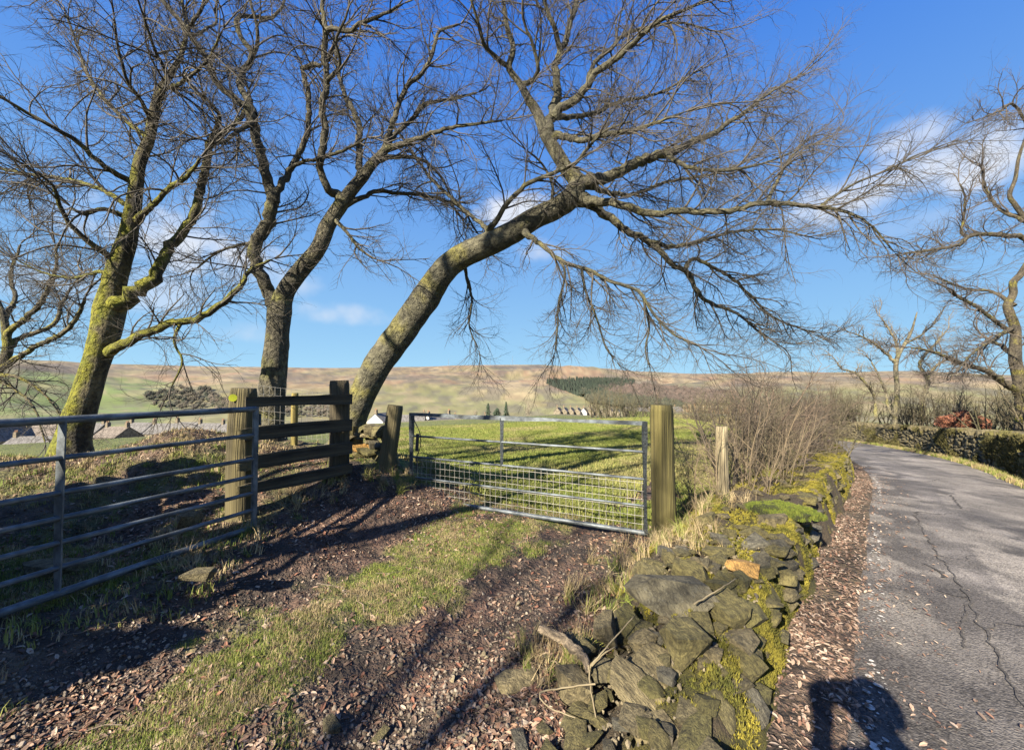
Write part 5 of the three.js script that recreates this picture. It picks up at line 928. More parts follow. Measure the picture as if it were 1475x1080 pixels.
{
  const r = rnd(90), A = shrubGeo({ seed: 1, h: 1.75, w: 0.7, stems: 11, sr: 0.02, spread: 0.32, tr: 0.006 }), B = shrubGeo({ seed: 2, h: 2.0, w: 0.5, stems: 9, sr: 0.018, spread: 0.28, cb: [0.16, 0.115, 0.08] }), C = shrubGeo({ seed: 3, h: 1.4, w: 0.8, stems: 13, sr: 0.016, spread: 0.55, ca: [0.045, 0.039, 0.024], cb: [0.135, 0.115, 0.064] });
  // along the back of the near wall: s past the camera, e from the lane's edge
  for (const [s, e, q, sc] of [[6.0, -1.4, A, 1.0], [6.6, -1.2, C, 1.0], [7.3, -1.5, B, 1.0], [7.9, -1.25, A, 0.95], [8.7, -1.45, C, 1.1], [9.6, -1.3, B, 0.95], [10.6, -1.3, A, 1.0], [11.8, -0.9, C, 1.2], [13.2, -1.1, B, 1.1], [14.8, -0.9, A, 1.2], [16.8, -1.0, C, 1.3], [19, -1.0, A, 1.3], [21.5, -1.0, C, 1.4]]) {
    const [x, d] = onLine(LE, LES, S0 + s, e); placeShrub(q, 'hawthorn_shrub', q === A ? 'upright leafless shrub on the back of the mossy wall' : q === B ? 'tall thin-stemmed reddish shrub on the back of the mossy wall' : 'low tangled olive shrub on the back of the mossy wall', 'hedge shrubs on the mossy wall', x, d, sc, r() * 6.28, 0.28);
  }
  // thin whips round the pale stake
  const W = shrubGeo({ seed: 5, h: 1.4, w: 0.5, stems: 16, sr: 0.009, spread: 0.3, tr: 0.0035, g0: 0.3, ca: [0.05, 0.038, 0.025], cb: [0.2, 0.155, 0.095] });
  for (const [u, v, D, sc, lb] of [[1060, 752, 4.35, 1, 'pale thin whips growing beside the bare stake'], [1012, 742, 4.5, 0.8, 'thin dry whips between the green post and the bare stake'], [1092, 720, 4.7, 1.1, 'thicket of thin stems between bare stake and hedge'], [1120, 690, 5.4, 1.2, 'thicket of twiggy stems at the start of the hedge']]) { const p = P(u, v, D); placeShrub(W, 'whip_shrub', lb, 'dry whips by the stake', p.x, -p.z, sc, r() * 6.28); }
  // hedge beyond the far wall
  const E = shrubGeo({ seed: 7, h: 2.1, w: 1.2, stems: 12, sr: 0.03, tr: 0.0115, g0: 0.28, g1: 0.27, ca: [0.032, 0.027, 0.018], cb: [0.105, 0.088, 0.05] }), F = shrubGeo({ seed: 8, h: 1.9, w: 1.4, stems: 13, sr: 0.03, spread: 0.8, tr: 0.0115, g0: 0.28, g1: 0.27, ca: [0.035, 0.032, 0.017], cb: [0.105, 0.095, 0.046] });
  for (let k = 0; k < 30; k++) { const s = along(RE, RES, 15.5, 12.5)[1] + k * 0.78, [x, d] = onLine(RE, RES, s, 1.3 + r() * 1.9); if (d > 34) break; placeShrub(k % 2 ? E : F, 'hedge_shrub', k % 2 ? 'upright brown leafless hedge shrub behind the far roadside wall' : 'wide olive-brown leafless hedge shrub behind the far roadside wall', 'hedge behind the far wall', x, d, 0.8 + r() * 0.45, r() * 6.28); }
  // far end of the lane: hedge across the bend
  for (let k = 0; k < 22; k++) { const x = 8 + k * 1.0 + r(), d = 36 + r() * 8 - k * 0.3; placeShrub(k % 2 ? F : E, 'hedge_shrub', k % 2 ? 'wide leafless hedge shrub beyond the bend of the lane' : 'tall upright leafless hedge shrub beyond the bend of the lane', 'hedge beyond the bend', x, d, 1.25 + r() * 0.6, r() * 6.28); }
  // slender tree in the hedge
  const S = shrubGeo({ seed: 9, h: 4.1, w: 0.3, stems: 5, sr: 0.03, spread: 0.12, tr: 0.008, g0: 0.22, g1: 0.2, up: 0.9, ca: [0.075, 0.062, 0.046], cb: [0.2, 0.168, 0.12] });
  const sp = P(1086, 610, 13.5); const sg = placeShrub(S, 'birch_sapling', 'slender pale sapling standing up above the hedge shrubs', null, sp.x, -sp.z, 0.9, 0); sg.userData.category = 'sapling';
  // olive round bushes past the field
  const K = shrubGeo({ seed: 12, h: 3.4, w: 2.4, stems: 14, sr: 0.05, spread: 0.9, tr: 0.034, g0: 0.55, g1: 0.5, ca: [0.065, 0.062, 0.032], cb: [0.15, 0.14, 0.068] });
  for (const [u, D, sc] of [[1018, 66, 1.15], [1040, 70, 1.4], [1060, 64, 1.2], [1085, 66, 1.5], [1120, 62, 1.3], [1150, 60, 1.4]]) { const x = (u - CX) / FOC * D; placeShrub(K, 'willow_bush', 'rounded olive bare bush beyond the end of the field', 'bushes beyond the field', x, D, sc, r() * 6, 0); }
  const RD = shrubGeo({ seed: 14, h: 1.5, w: 2.2, stems: 16, sr: 0.03, spread: 0.7, tr: 0.034, g0: 0.5, g1: 0.5, ca: [0.13, 0.075, 0.038], cb: [0.24, 0.15, 0.08] });
  for (let k = 0; k < 15; k++) { const u = 992 + k * 8, D = 59 - k * 0.3, x = (u - CX) / FOC * D; placeShrub(RD, 'bracken_clump', 'rust brown dead growth along the field edge fence', 'dead growth along the field edge', x, D, 0.9 + r() * 0.4, r() * 6, 0); }
  // copper-leaved young beech behind the far wall
  const cb = P(1388, 606, 17.2), cg = thing('copper_beech_bush', 'bush still holding dead copper-red leaves behind the far wall', 'shrub', V(cb.x, H(cb.x, cb.z), cb.z));
  for (const s of A[0].slice(0, 8)) part('stem', s, M.twig, cg);
  const v = [], cl = []; for (let k = 0; k < 2600; k++) { const a = r() * 6.28, t = Math.pow(r(), 0.6), R = t * 1.15, x = Math.cos(a) * R * 0.8, z = Math.sin(a) * R * 0.7, y = 0.1 + r() * 0.8 * (1.1 - 0.6 * t), s = 0.05 + r() * 0.05, A1 = jitter(r).normalize().multiplyScalar(s), B1 = jitter(r).normalize().multiplyScalar(s * 0.6), c = mix3([0.1, 0.035, 0.02], [0.25, 0.1, 0.05], r()); v.push(x - A1.x, y - A1.y, z - A1.z, x + B1.x, y + B1.y, z + B1.z, x + A1.x, y + A1.y, z + A1.z); for (let q = 0; q < 3; q++) cl.push(...c); }
  const lg = new THREE.BufferGeometry(); lg.setAttribute('position', new THREE.Float32BufferAttribute(v, 3)); lg.setAttribute('color', new THREE.Float32BufferAttribute(cl, 3)); lg.computeVertexNormals(); const lm = part('leaves', lg, M.twig, cg); lm.userData.kind = 'stuff';
}

// ------------------------------------------------------------------ grass, leaf litter, gravel
function bladeClump(seed, n, h, spread, w) {
  const r = rnd(seed), v = [];
  for (let k = 0; k < n; k++) {
    const a = r() * 6.28, b = r() * 6.28, x = Math.cos(b) * r() * spread, z = Math.sin(b) * r() * spread, L = h * (0.5 + 0.7 * r()), lean = 0.25 + r() * 0.9, dx = Math.cos(a), dz = Math.sin(a), ww = w * (0.6 + 0.6 * r());
    const p = (t, s) => { const y = L * t * (1 - 0.35 * lean * t), o = L * lean * t * t * 0.8, q = ww * (1 - t) * s; return [x + dx * o - dz * q, y, z + dz * o + dx * q]; };
    const a0 = p(0, -1), a1 = p(0, 1), b0 = p(0.5, -0.9), b1 = p(0.5, 0.9), c = p(1, 0); a0[1] = a1[1] = -0.02;
    v.push(...a0, ...a1, ...b0, ...a1, ...b1, ...b0, ...b0, ...b1, ...c);
  }
  const g = new THREE.BufferGeometry(); g.setAttribute('position', new THREE.Float32BufferAttribute(v, 3)); g.computeVertexNormals(); return g;
}
const GM = mat({ color: lin(1, 1, 1), roughness: 0.85 });
function scatter(name, label, category, geo, m, N, f) {
  const im = new THREE.InstancedMesh(geo, m, N), mx = new THREE.Matrix4(), q = new THREE.Quaternion(), cc = new THREE.Color(); let c = 0;
  for (let k = 0; k < N; k++) { const o = f(k); if (!o) continue; q.setFromEuler(o.rot); mx.compose(o.p, q, o.s); im.setMatrixAt(c, mx); im.setColorAt(c++, cc.setRGB(...o.c)); }
  im.count = c; top(im, name); tag(im, label, category, null, 'stuff'); return im;
}
const GREEN = [[0.1, 0.135, 0.018], [0.14, 0.17, 0.026], [0.19, 0.2, 0.045]], DRY = [[0.26, 0.205, 0.1], [0.34, 0.27, 0.15], [0.2, 0.15, 0.08]];
{
  const r = rnd(123), short = bladeClump(1, 14, 0.036, 0.06, 0.003), mid = bladeClump(2, 16, 0.06, 0.07, 0.0035), tuft = bladeClump(4, 22, 0.26, 0.07, 0.004), far = bladeClump(3, 26, 0.085, 0.17, 0.009);
  const clear = (x, d) => along(LE, LES, x, d)[0] < -0.5;
  scatter('track_grass', 'short green and dry grass along the middle of the track', 'grass', short, GM, 60000, () => {
    const d = 1.2 + r() * 4.2, x = (r() * 2 - 1) * (1.15 * d + 0.6); const g = grassMask(x, d); if (r() > sstep(0.42, 0.8, g) || !clear(x, d)) return null;
    const dry = fbm(x * 3, d * 3, 71, 3) + (r() - 0.5) * 0.6 > 0.57, c = pick(dry ? DRY : GREEN, r), s = 0.4 + r() * 0.7; return { p: onGround(x, d), s: V(s, s * (0.6 + r() * 0.6), s), rot: new THREE.Euler(0, r() * 6.28, 0), c };
  });
  scatter('pasture_grass', 'close cropped green pasture grass beyond the field gate', 'grass', far, GM, 52000, () => {
    const d = 4.6 + Math.pow(r(), 1.9) * 30, x = (r() * 1.35 - 0.42) * d; if (d < 4.6 - (x - 1.4) * 0.47 || x < -2.2 + 0.0 * d && d < 7) return null; if (!clear(x, d) || along(LE, LES, x, d)[0] > -1.6) return null; if (r() > sstep(0.3, 0.7, grassMask(x, d))) return null;
    const n = fbm(x * 0.5, d * 0.5, 91, 3), c = mix3(pick(GREEN, r), pick(DRY, r), clamp((n - 0.5) * 2.2 + (r() - 0.5) * 0.5, 0, 0.7)), s = 0.55 + r() * 0.6 + d * 0.02; return { p: onGround(x, d), s: V(s, s * (0.5 + r() * 0.5), s), rot: new THREE.Euler(0, r() * 6.28, 0), c };
  });
  scatter('bank_grass', 'tousled yellow and green grass on the bank under the trees', 'grass', mid, GM, 9000, () => {
    const d = 1.6 + r() * 6.6, x = -2.2 - r() * 8; if (r() > 0.06 + 0.9 * sstep(0.45, 0.62, fbm(x * 1.1, d * 1.1, 55, 3))) return null;
    const dry = fbm(x * 2, d * 2, 73, 3) + (r() - 0.5) * 0.4 > 0.45, s = 0.5 + r() * 0.9; return { p: onGround(x, d), s: V(s, s, s), rot: new THREE.Euler((r() - 0.5) * 0.4, r() * 6.28, (r() - 0.5) * 0.4), c: pick(dry ? DRY : GREEN, r) };
  });
  // dry tussocks at the posts, the wall's back and the roadside
  scatter('dry_tussock_grass', 'tufts of long straw-coloured dead grass around posts and wall', 'grass', tuft, GM, 800, (k) => {
    const spots = [[1.15, 3.6, 0.42], [1.75, 3.8, 0.4], [2.3, 4.3, 0.4], [-1.6, 5.1, 0.35], [-2.3, 4.5, 0.4], [0.7, 2.9, 0.3], [1.5, 3.2, 0.3], [-2.6, 3.4, 0.4], [3.2, 5.4, 0.5], [0.25, 2.3, 0.25]], q = spots[k % spots.length], a = r() * 6.28, t = Math.sqrt(r()) * q[2], x = q[0] + Math.cos(a) * t, d = q[1] + Math.sin(a) * t, s = 0.25 + r() * 0.55;
    const [e, ss] = along(LE, LES, x, d); if (r() < 0.35) return null;
    return { p: onGround(x, d, e > -1.8 ? wallProfile(e, ss - S0) * 0.9 : 0), s: V(s, s, s), rot: new THREE.Euler((r() - 0.5) * 1.3, r() * 6.28, (r() - 0.5) * 1.3), c: r() < 0.7 ? pick(DRY, r) : pick(GREEN, r) };
  });
  // verge by the far wall
  scatter('verge_grass', 'rough green and straw grass at the foot of the far roadside wall', 'grass', bladeClump(6, 20, 0.2, 0.12, 0.008), GM, 1300, () => { const s = along(RE, RES, 9, 5.6)[1] + r() * 26, [x, d] = onLine(RE, RES, s, -0.42 + r() * 0.42), k = 0.35 + r() * 0.6; return { p: onGround(x, d), s: V(k, k, k), rot: new THREE.Euler(0, r() * 6, 0), c: pick(r() < 0.55 ? GREEN : DRY, r) }; });
}
{
  const r = rnd(321), v = [];
  const O = [[-0.5, 0, 0], [-0.2, 0.1, 0.24], [0.2, 0.1, 0.2], [0.5, -0.04, 0], [0.2, 0.12, -0.2], [-0.2, 0.08, -0.24]], M0 = [-0.2, 0, 0], M1 = [0.2, 0.01, 0];
  for (const t of [[0, 1, 'a'], ['a', 1, 2], ['a', 2, 'b'], ['b', 2, 3], [0, 'a', 5], ['a', 4, 5], ['a', 'b', 4], ['b', 3, 4]]) for (const k of t) v.push(...(k === 'a' ? M0 : k === 'b' ? M1 : O[k]));
  const leaf = new THREE.BufferGeometry(); leaf.setAttribute('position', new THREE.Float32BufferAttribute(v, 3)); leaf.computeVertexNormals();
  const LC = [[0.15, 0.085, 0.052], [0.19, 0.118, 0.075], [0.09, 0.053, 0.036], [0.26, 0.175, 0.12], [0.165, 0.075, 0.045], [0.1, 0.066, 0.047], [0.12, 0.07, 0.045], [0.08, 0.05, 0.036], [0.33, 0.25, 0.18]];
  scatter('leaf_litter', 'brown dead beech leaves strewn over the gateway', 'leaves', leaf, GM, 140000, () => {
    const d = 1.15 + Math.pow(r(), 1.15) * 5.2, x = (r() * 2 - 1) * (1.2 * d + 0.5); const [e] = along(LE, LES, x, d); if (e > -0.9) return null;
    const g = grassMask(x, d); if (r() < g * 0.5) return null; if (r() > 0.22 + 1.0 * sstep(0.42, 0.58, fbm(x * 1.5 + 7, d * 1.5, 37, 4))) return null;
    const s = 0.008 + Math.pow(r(), 2.2) * 0.04; return { p: onGround(x, d, 0.004), s: V(s * 1.2, s * (0.6 + r()), s), rot: new THREE.Euler((r() - 0.5) * 1.1, r() * 6.28, (r() - 0.5) * 1.1), c: pick(LC, r) };
  });
  scatter('roadside_leaf_litter', 'pink-brown dead leaves drifted between the mossy wall and the tarmac', 'leaves', leaf, GM, 26000, () => {
    const s = 0.9 + Math.pow(r(), 1.5) * 14, w = r(), e = -0.42 + w * w * (0.08 + 0.4 * fbm(s * 1.3, 5, 2, 4)) + (r() < 0.25 ? r() * r() * 0.8 : 0), [x, d] = onLine(LE, LES, S0 + s, e), k = 0.008 + Math.pow(r(), 2) * 0.03; if (fbm(x * 2.6, d * 2.6, 29, 3) < 0.46 && r() < 0.75) return null;
    return { p: V(x, e > -0.12 ? laneTop(x, d) + 0.012 : nearY(x, d) + 0.012 + r() * 0.012, -d), s: V(k * 1.2, k * (0.5 + r() * 0.6), k), rot: new THREE.Euler((r() - 0.5) * 0.8, r() * 6.28, (r() - 0.5) * 0.8), c: pick([[0.15, 0.098, 0.066], [0.2, 0.135, 0.092], [0.1, 0.066, 0.048], [0.28, 0.2, 0.145], [0.17, 0.092, 0.06], [0.12, 0.085, 0.064], [0.34, 0.27, 0.205]], r) };
  });
  scatter('twig_litter', 'thin fallen twigs lying among the dead leaves', 'twigs', (() => { const t = new Tubes(); t.add([V(-0.5, 0, 0), V(-0.15, 0.03, 0.05), V(0.2, 0.01, -0.03), V(0.5, 0.04, 0.04)], [0.011, 0.01, 0.008, 0.005], 4, {}); return t.geo(); })(), GM, 620, () => { const d = 1.3 + r() * 4, x = (r() * 2 - 1) * 1.2 * d; if (along(LE, LES, x, d)[0] > -0.6) return null; const k = 0.05 + r() * r() * r() * 0.3; return { p: onGround(x, d, 0.012), s: V(k, k, k), rot: new THREE.Euler((r() - 0.5) * 0.2, r() * 6.28, (r() - 0.5) * 0.2), c: mix3([0.07, 0.055, 0.04], [0.24, 0.19, 0.14], r()) }; });
  const peb = new THREE.IcosahedronGeometry(0.5, 0), pp = peb.attributes.position; for (let i = 0; i < pp.count; i++) { const x = pp.getX(i), y = pp.getY(i), z = pp.getZ(i), k = 0.75 + 0.5 * vn3(x * 3 + 2, y * 3, z * 3); pp.setXYZ(i, x * k * 1.2, y * k * 0.7, z * k); } peb.computeVertexNormals();
  scatter('gravel', 'small grey and brown gravel in the wheel tracks', 'gravel', peb, GM, 60000, () => {
    const d = 1.1 + Math.pow(r(), 1.5) * 3.6, x = (r() * 2 - 1) * (1.15 * d + 0.4), q = trackQ(x, d); if (along(LE, LES, x, d)[0] > -0.7) return null; const nearM = 1 - sstep(1.8, 3.6, d);
    const dens = Math.max(Math.exp(-((q - 0.85) ** 2) / 0.25), Math.exp(-((q + 0.75) ** 2) / 0.12), 0.15) * (0.25 + 0.75 * nearM); if (r() > dens) return null;
    const k = 0.005 + Math.pow(r(), 4) * 0.022; return { p: onGround(x, d, k * 0.2), s: V(k, k, k), rot: new THREE.Euler(r() * 6, r() * 6, r() * 6), c: mix3([0.085, 0.068, 0.05], [0.29, 0.245, 0.19], r() * r()) };
  });
}
// ------------------------------------------------------------------ far things: village, woods, masts
function hit(u, v) { const d = ray(u, v); for (let r = 58; r < 4500; r *= 1.006) { const p = d.clone().multiplyScalar(r).add(V(0, EYE, 0)); if (p.y < H(p.x, p.z)) return p; } return null; }
const HM = { stone: mat({ color: lin(0.2, 0.18, 0.145), map: rep(T.stone, 0.4) }), white: mat({ color: lin(0.6, 0.59, 0.55), map: rep(T.fine, 0.3) }), slate: mat({ color: lin(0.15, 0.15, 0.16), map: rep(T.stone, 0.5) }), slateBrown: mat({ color: lin(0.165, 0.145, 0.135), map: rep(T.stone, 0.5) }), glass: new THREE.MeshStandardMaterial({ color: lin(0.03, 0.035, 0.045), roughness: 0.15 }), pot: mat({ color: lin(0.26, 0.15, 0.09) }), chim: mat({ color: lin(0.18, 0.155, 0.12), map: rep(T.stone, 0.5) }), door: mat({ color: lin(0.1, 0.12, 0.16), roughness: 0.6 }) };
// ridge along local x; w long, dp deep, wall and roof heights
function house(name, label, group, pos, turn, w, dp, wh, rh, wall, roof, o = {}) {
  const g = thing(name, label, 'house', pos, turn, group), sh = new THREE.Shape([[-dp / 2, -3], [dp / 2, -3], [dp / 2, wh], [0, wh + rh], [-dp / 2, wh]].map(([x, y]) => new THREE.Vector2(x, y)));
  const b = new THREE.ExtrudeGeometry(sh, { depth: w, bevelEnabled: false }); b.translate(0, 0, -w / 2); b.rotateY(Math.PI / 2); part('wall', boxUV(b), wall, g);
  const sl = Math.hypot(dp / 2, rh), an = Math.atan2(rh, dp / 2), rf = [];
  for (const s of [-1, 1]) { const q = new THREE.BoxGeometry(w + 0.3, 0.16, sl + 0.35); q.rotateX(s * an); q.translate(0, wh + rh / 2 + 0.09 - 0.06, s * (dp / 4 + 0.06)); rf.push(q); }
  const R = part('roof', boxUV(mergeGeometries(rf)), roof, g);
  for (const cx of o.chimneys || [-w / 2 + 0.5, w / 2 - 0.5]) { const c = part('chimney', boxUV(new THREE.BoxGeometry(0.75, 2.0, 0.95)), HM.chim, g); c.position.set(cx, wh + rh + 0.35, 0); for (const z of [-0.22, 0.22]) { const pt = part('chimney_pot', new THREE.CylinderGeometry(0.12, 0.15, 0.55, 8), HM.pot, c); pt.position.set(0, 1.25, z); } }
  const nw = Math.max(1, Math.round(w / 3.2)); for (const s of [1, -1]) for (let k = 0; k < nw; k++) for (const y of [1.0, 3.3]) { if (y + 1.2 > wh) continue; const x = -w / 2 + (k + 0.5) * w / nw; if (y < 2 && k === 0) { const d = part('door', new THREE.BoxGeometry(0.95, 2.05, 0.06), HM.door, g); d.position.set(x, 1.02, s * (dp / 2 + 0.02)); continue; } const f = part('window', new THREE.BoxGeometry(1.05, 1.25, 0.06), HM.white, g); f.position.set(x, y + 0.6, s * (dp / 2 + 0.02)); const p = part('pane', new THREE.BoxGeometry(0.85, 1.05, 0.03), HM.glass, f); p.position.set(0, 0, s * 0.035); }
  return g;
}
function houseAt(u0, u1, vr, vb, D, name, label, group, wall, roof, turn = 0, o = {}) {
  const k = D / FOC, w = (u1 - u0) * k, p = P((u0 + u1) / 2, vb, D), top_ = P((u0 + u1) / 2, vr, D).y, hh = top_ - p.y, rh = Math.min(hh * 0.42, 3.4);
  return house(name, label, group, V(p.x, p.y, p.z), turn, o.w || w, o.dp || 7.5, Math.max(hh - rh, 2.2), rh, wall, roof, o);
}
houseAt(24, 82, 629, 660, 104, 'cottage', 'white cottage with grey roof at the foot of the bank, behind the mossy tree', null, HM.white, HM.slate, 0.15);
houseAt(40, 96, 612, 645, 122, 'stone_house', 'stone house with slate roof behind the white cottage', null, HM.stone, HM.slateBrown, 0.05);
houseAt(2, 22, 616, 664, 110, 'tall_gable_house', 'narrow stone house seen gable-on left of the white cottage', null, HM.stone, HM.slate, 1.4, { w: 8, dp: 5 });
houseAt(98, 150, 610, 642, 124, 'stone_house', 'stone house with slate roof hidden behind the mossy trunk', null, HM.stone, HM.slate, 0.02);
houseAt(150, 186, 615, 646, 116, 'stone_house', 'brown roofed house right of the mossy trunk', null, HM.stone, HM.slateBrown, -0.1);
for (let k = 0; k < 5; k++) houseAt(186 + k * 33, 219 + k * 33, 609 + [0, 1.5, -0.5, 1, 2][k], 640, 126, 'terraced_house', 'grey slate roofed house in the long terrace behind the bank', 'terrace behind the bank', HM.stone, HM.slate, 0, { chimneys: [-3.2] });
houseAt(346, 372, 618, 650, 120, 'terraced_house', 'white ended house in the terrace showing beside the stile', null, HM.white, HM.slate, -0.05);
houseAt(538, 566, 595, 620, 132, 'white_house', 'white house seen gable-on behind the latch post', null, HM.white, HM.slate, 1.25, { w: 9, dp: 6.4 });
houseAt(566, 612, 598, 622, 138, 'stone_house', 'long low roof right of the white gable house', null, HM.stone, HM.slate, 0.1);
houseAt(612, 652, 597, 622, 146, 'white_house', 'white barge-boarded house beyond the field crest', null, HM.white, HM.slate, 0.9, { w: 11, dp: 7 });
houseAt(654, 700, 600, 622, 160, 'stone_house', 'low stone roof just above the field crest', null, HM.stone, HM.slateBrown, 0.1);
for (let k = 0; k < 10; k++) houseAt(800 + k * 9.4, 809 + k * 9.4, 587 + k * 0.2, 600, 262 + k * 3, 'row_house', k === 4 ? 'single white house in the gabled row beyond the field crest' : k % 2 ? 'small stone house with grey roof in the gabled row beyond the field' : 'small stone house with brown roof in the gabled row beyond the field', 'row of houses beyond the field', k === 4 ? HM.white : HM.stone, k % 2 ? HM.slate : HM.slateBrown, 1.2, { w: 8, dp: 4.6, chimneys: [-3.4] });
for (let k = 0; k < 5; k++) houseAt(900 + k * 17, 914 + k * 17, 586 + (k % 2), 600, 300 + k * 4, 'row_house', 'small stone house in the far row behind the green post', 'far row of houses', HM.stone, HM.slate, 0.3, { chimneys: [-2] });
// masts on the ridge
for (const [u, vt, vb, lb] of [[646, 517, 528, 'short thin mast on the moor ridge beside the leaning trunk'], [706, 495, 526, 'tallest thin radio mast on the moor ridge'], [738, 512, 526, 'thin radio mast right of the tallest one on the ridge']]) {
  const D = 2850, b = P(u, vb, D), t = P(u, vt, D), h = t.y - b.y, g = thing('radio_mast', lb, 'mast', V(b.x, b.y - 8, b.z), 0, 'masts on the moor'); part('pole', rod(V(0, 0, 0), V(0, h + 8, 0), 0.7, 6), mat({ color: lin(0.13, 0.14, 0.16) }), g);
  for (const s of [-1, 1]) part('guy_wire', rod(V(0, h * 0.8, 0), V(s * h * 0.3, 0, 0), 0.15, 4), M.wire, g);
}
// woods on the hill: masses of trees
{
  const r = rnd(400), cone = (() => { const gs = []; for (let k = 0; k < 4; k++) { const c = new THREE.ConeGeometry(0.24 - k * 0.05, 0.42, 7, 1, true); c.translate(0, 0.22 + k * 0.2, 0); gs.push(c); } return mergeGeometries(gs); })();
  const round = (() => { const t = new Tubes(), q = rnd(6); for (let k = 0; k < 46; k++) { const a = q() * 6.28, e = q() * 1.1, d = V(Math.cos(a) * Math.sin(e), Math.cos(e), Math.sin(a) * Math.sin(e)), p = V(0, 0.25, 0).addScaledVector(d, 0.15 * q()), L = 0.5 + q() * 0.25; t.add([p, p.clone().addScaledVector(d, L * 0.5).add(jitter(q).multiplyScalar(0.05)), p.clone().addScaledVector(d, L)], [0.03, 0.03, 0.02], 3, { tip: true }); } t.add([V(0, -0.1, 0), V(0, 0.4, 0)], [0.03, 0.02], 4); return t.geo(); })();
  const inPoly = (u, v, poly) => { let c = false; for (let i = 0, j = poly.length - 1; i < poly.length; j = i++) { const [a, b] = poly[i], [e, f] = poly[j]; if ((b > v) !== (f > v) && u < (e - a) * (v - b) / (f - b) + a) c = !c; } return c; };
  const wood = (name, label, geo, N, poly, hpx, cols) => {
    const us = poly.map((p) => p[0]), vs = poly.map((p) => p[1]), lo = Math.min(...us), hi = Math.max(...us), a = Math.min(...vs), b = Math.max(...vs);
    scatter(name, label, 'wood', geo, mat({ roughness: 1 }), N, () => { const u = mix(lo, hi, r()), v = mix(a, b, r()); if (!inPoly(u, v, poly)) return null; const p = hit(u, v); if (!p) return null; const R = Math.hypot(p.x, p.z), h = hpx * (0.75 + 0.5 * r()) * R / FOC; return { p: V(p.x, H(p.x, p.z), p.z), s: V(h * 0.95, h, h * 0.95), rot: new THREE.Euler(0, r() * 6, 0), c: pick(cols, r) }; });
  };
  wood('conifer_plantation', 'dark green conifer plantation on the moor slope', cone, 4200, [[788, 553], [830, 552], [880, 551], [914, 554], [914, 560], [880, 566], [870, 578], [835, 571], [805, 560]], 8.5, [[0.02, 0.03, 0.02], [0.028, 0.04, 0.026], [0.017, 0.026, 0.019]]);
  wood('larch_wood', 'pinkish brown leafless wood below the conifer plantation', round, 2600, [[862, 562], [912, 558], [960, 562], [1060, 572], [1060, 584], [1000, 586], [930, 580], [880, 578]], 8, [[0.1, 0.078, 0.066], [0.125, 0.094, 0.078], [0.08, 0.066, 0.054]]);
  wood('mixed_wood', 'grey green wood at the foot of the plantation', round, 1800, [[830, 566], [890, 574], [960, 582], [1000, 590], [900, 590], [850, 582]], 9, [[0.06, 0.066, 0.045], [0.08, 0.08, 0.052], [0.04, 0.052, 0.036]]);
  wood('valley_wood', 'dark leafless copse on the valley side behind the mossy tree', round, 260, [[205, 572], [250, 560], [300, 562], [330, 580], [290, 594], [225, 590]], 6, [[0.075, 0.07, 0.055], [0.1, 0.09, 0.07], [0.05, 0.06, 0.045]]);
  wood('valley_wood', 'scattered leafless trees low in the valley behind the stile', round, 500, [[300, 575], [420, 580], [480, 590], [480, 604], [380, 600], [310, 596]], 7, [[0.1, 0.09, 0.07], [0.13, 0.11, 0.085], [0.08, 0.08, 0.05]]);
  // hedgerows and far field walls on the slopes read as thin dark lines
  // single trees beyond the field crest
  const CG = mat({ color: lin(0.035, 0.055, 0.03), roughness: 1 });
  for (const [u, vb, hp, D, lb] of [[703, 602, 21, 190, 'dark conifer with open branches beyond the field crest'], [729, 602, 23, 195, 'dark slightly bent conifer right of its twin beyond the field crest'], [716, 602, 14, 185, 'short round evergreen between the two dark conifers']]) {
    const p = P(u, vb, D), h = hp * D / FOC, g = thing('conifer_tree', lb, 'tree', p, 0, 'trees beyond the field crest'), q = rnd(u); part('trunk', rod(V(0, -3, 0), V(0, h, 0), 0.12, 6), M.rail, g);
    const vv = []; for (let k = 0; k < 520; k++) { const t = q(), y = h * (0.12 + 0.88 * t), R = h * (hp < 20 ? 0.42 * Math.sqrt(1 - t * t) : (0.2 * (1 - t) + 0.03) * (0.55 + 0.9 * vn3(t * 9, u, 1))) * (0.35 + 1.0 * q()), a = q() * 6.28, s = 0.35; vv.push(Math.cos(a) * R * 0.25, y + 0.25, Math.sin(a) * R * 0.25, Math.cos(a) * R + Math.sin(a) * s, y - R * 0.2, Math.sin(a) * R - Math.cos(a) * s, Math.cos(a) * R - Math.sin(a) * s, y - R * 0.15, Math.sin(a) * R + Math.cos(a) * s); }
    const cg = new THREE.BufferGeometry(); cg.setAttribute('position', new THREE.Float32BufferAttribute(vv, 3)); cg.computeVertexNormals(); const m = part('crown', cg, CG, g); m.userData.kind = 'stuff';
  }
  const K2 = shrubGeo({ seed: 31, h: 9, w: 2, stems: 7, sr: 0.16, spread: 0.6, tr: 0.1, g0: 0.9, g1: 0.85, ca: [0.13, 0.115, 0.085], cb: [0.26, 0.225, 0.16] });
  for (const [u, vb, D, sc, lb] of [[762, 601, 175, 0.9, 'round leafless tree beyond the field crest right of the conifers'], [684, 602, 185, 0.6, 'small leafless tree left of the conifers beyond the crest'], [870, 603, 240, 0.7, 'leafless tree behind the row of houses'], [950, 602, 230, 0.9, 'leafless tree at the end of the row of houses']]) { const p = P(u, vb, D), g = thing('leafless_tree', lb, 'tree', p, u, 'trees beyond the field crest'); g.scale.setScalar(sc); const tr = part('trunk', mergeGeometries(K2[0]), M.twig, g), m = part('crown', K2[1], M.twig, g); m.userData.kind = 'stuff'; }
  // stakes along the field's far edge
  const fg = thing('stake_fence', 'line of pale stakes with wire along the far edge of the field', 'fence', onGround(27, 56));
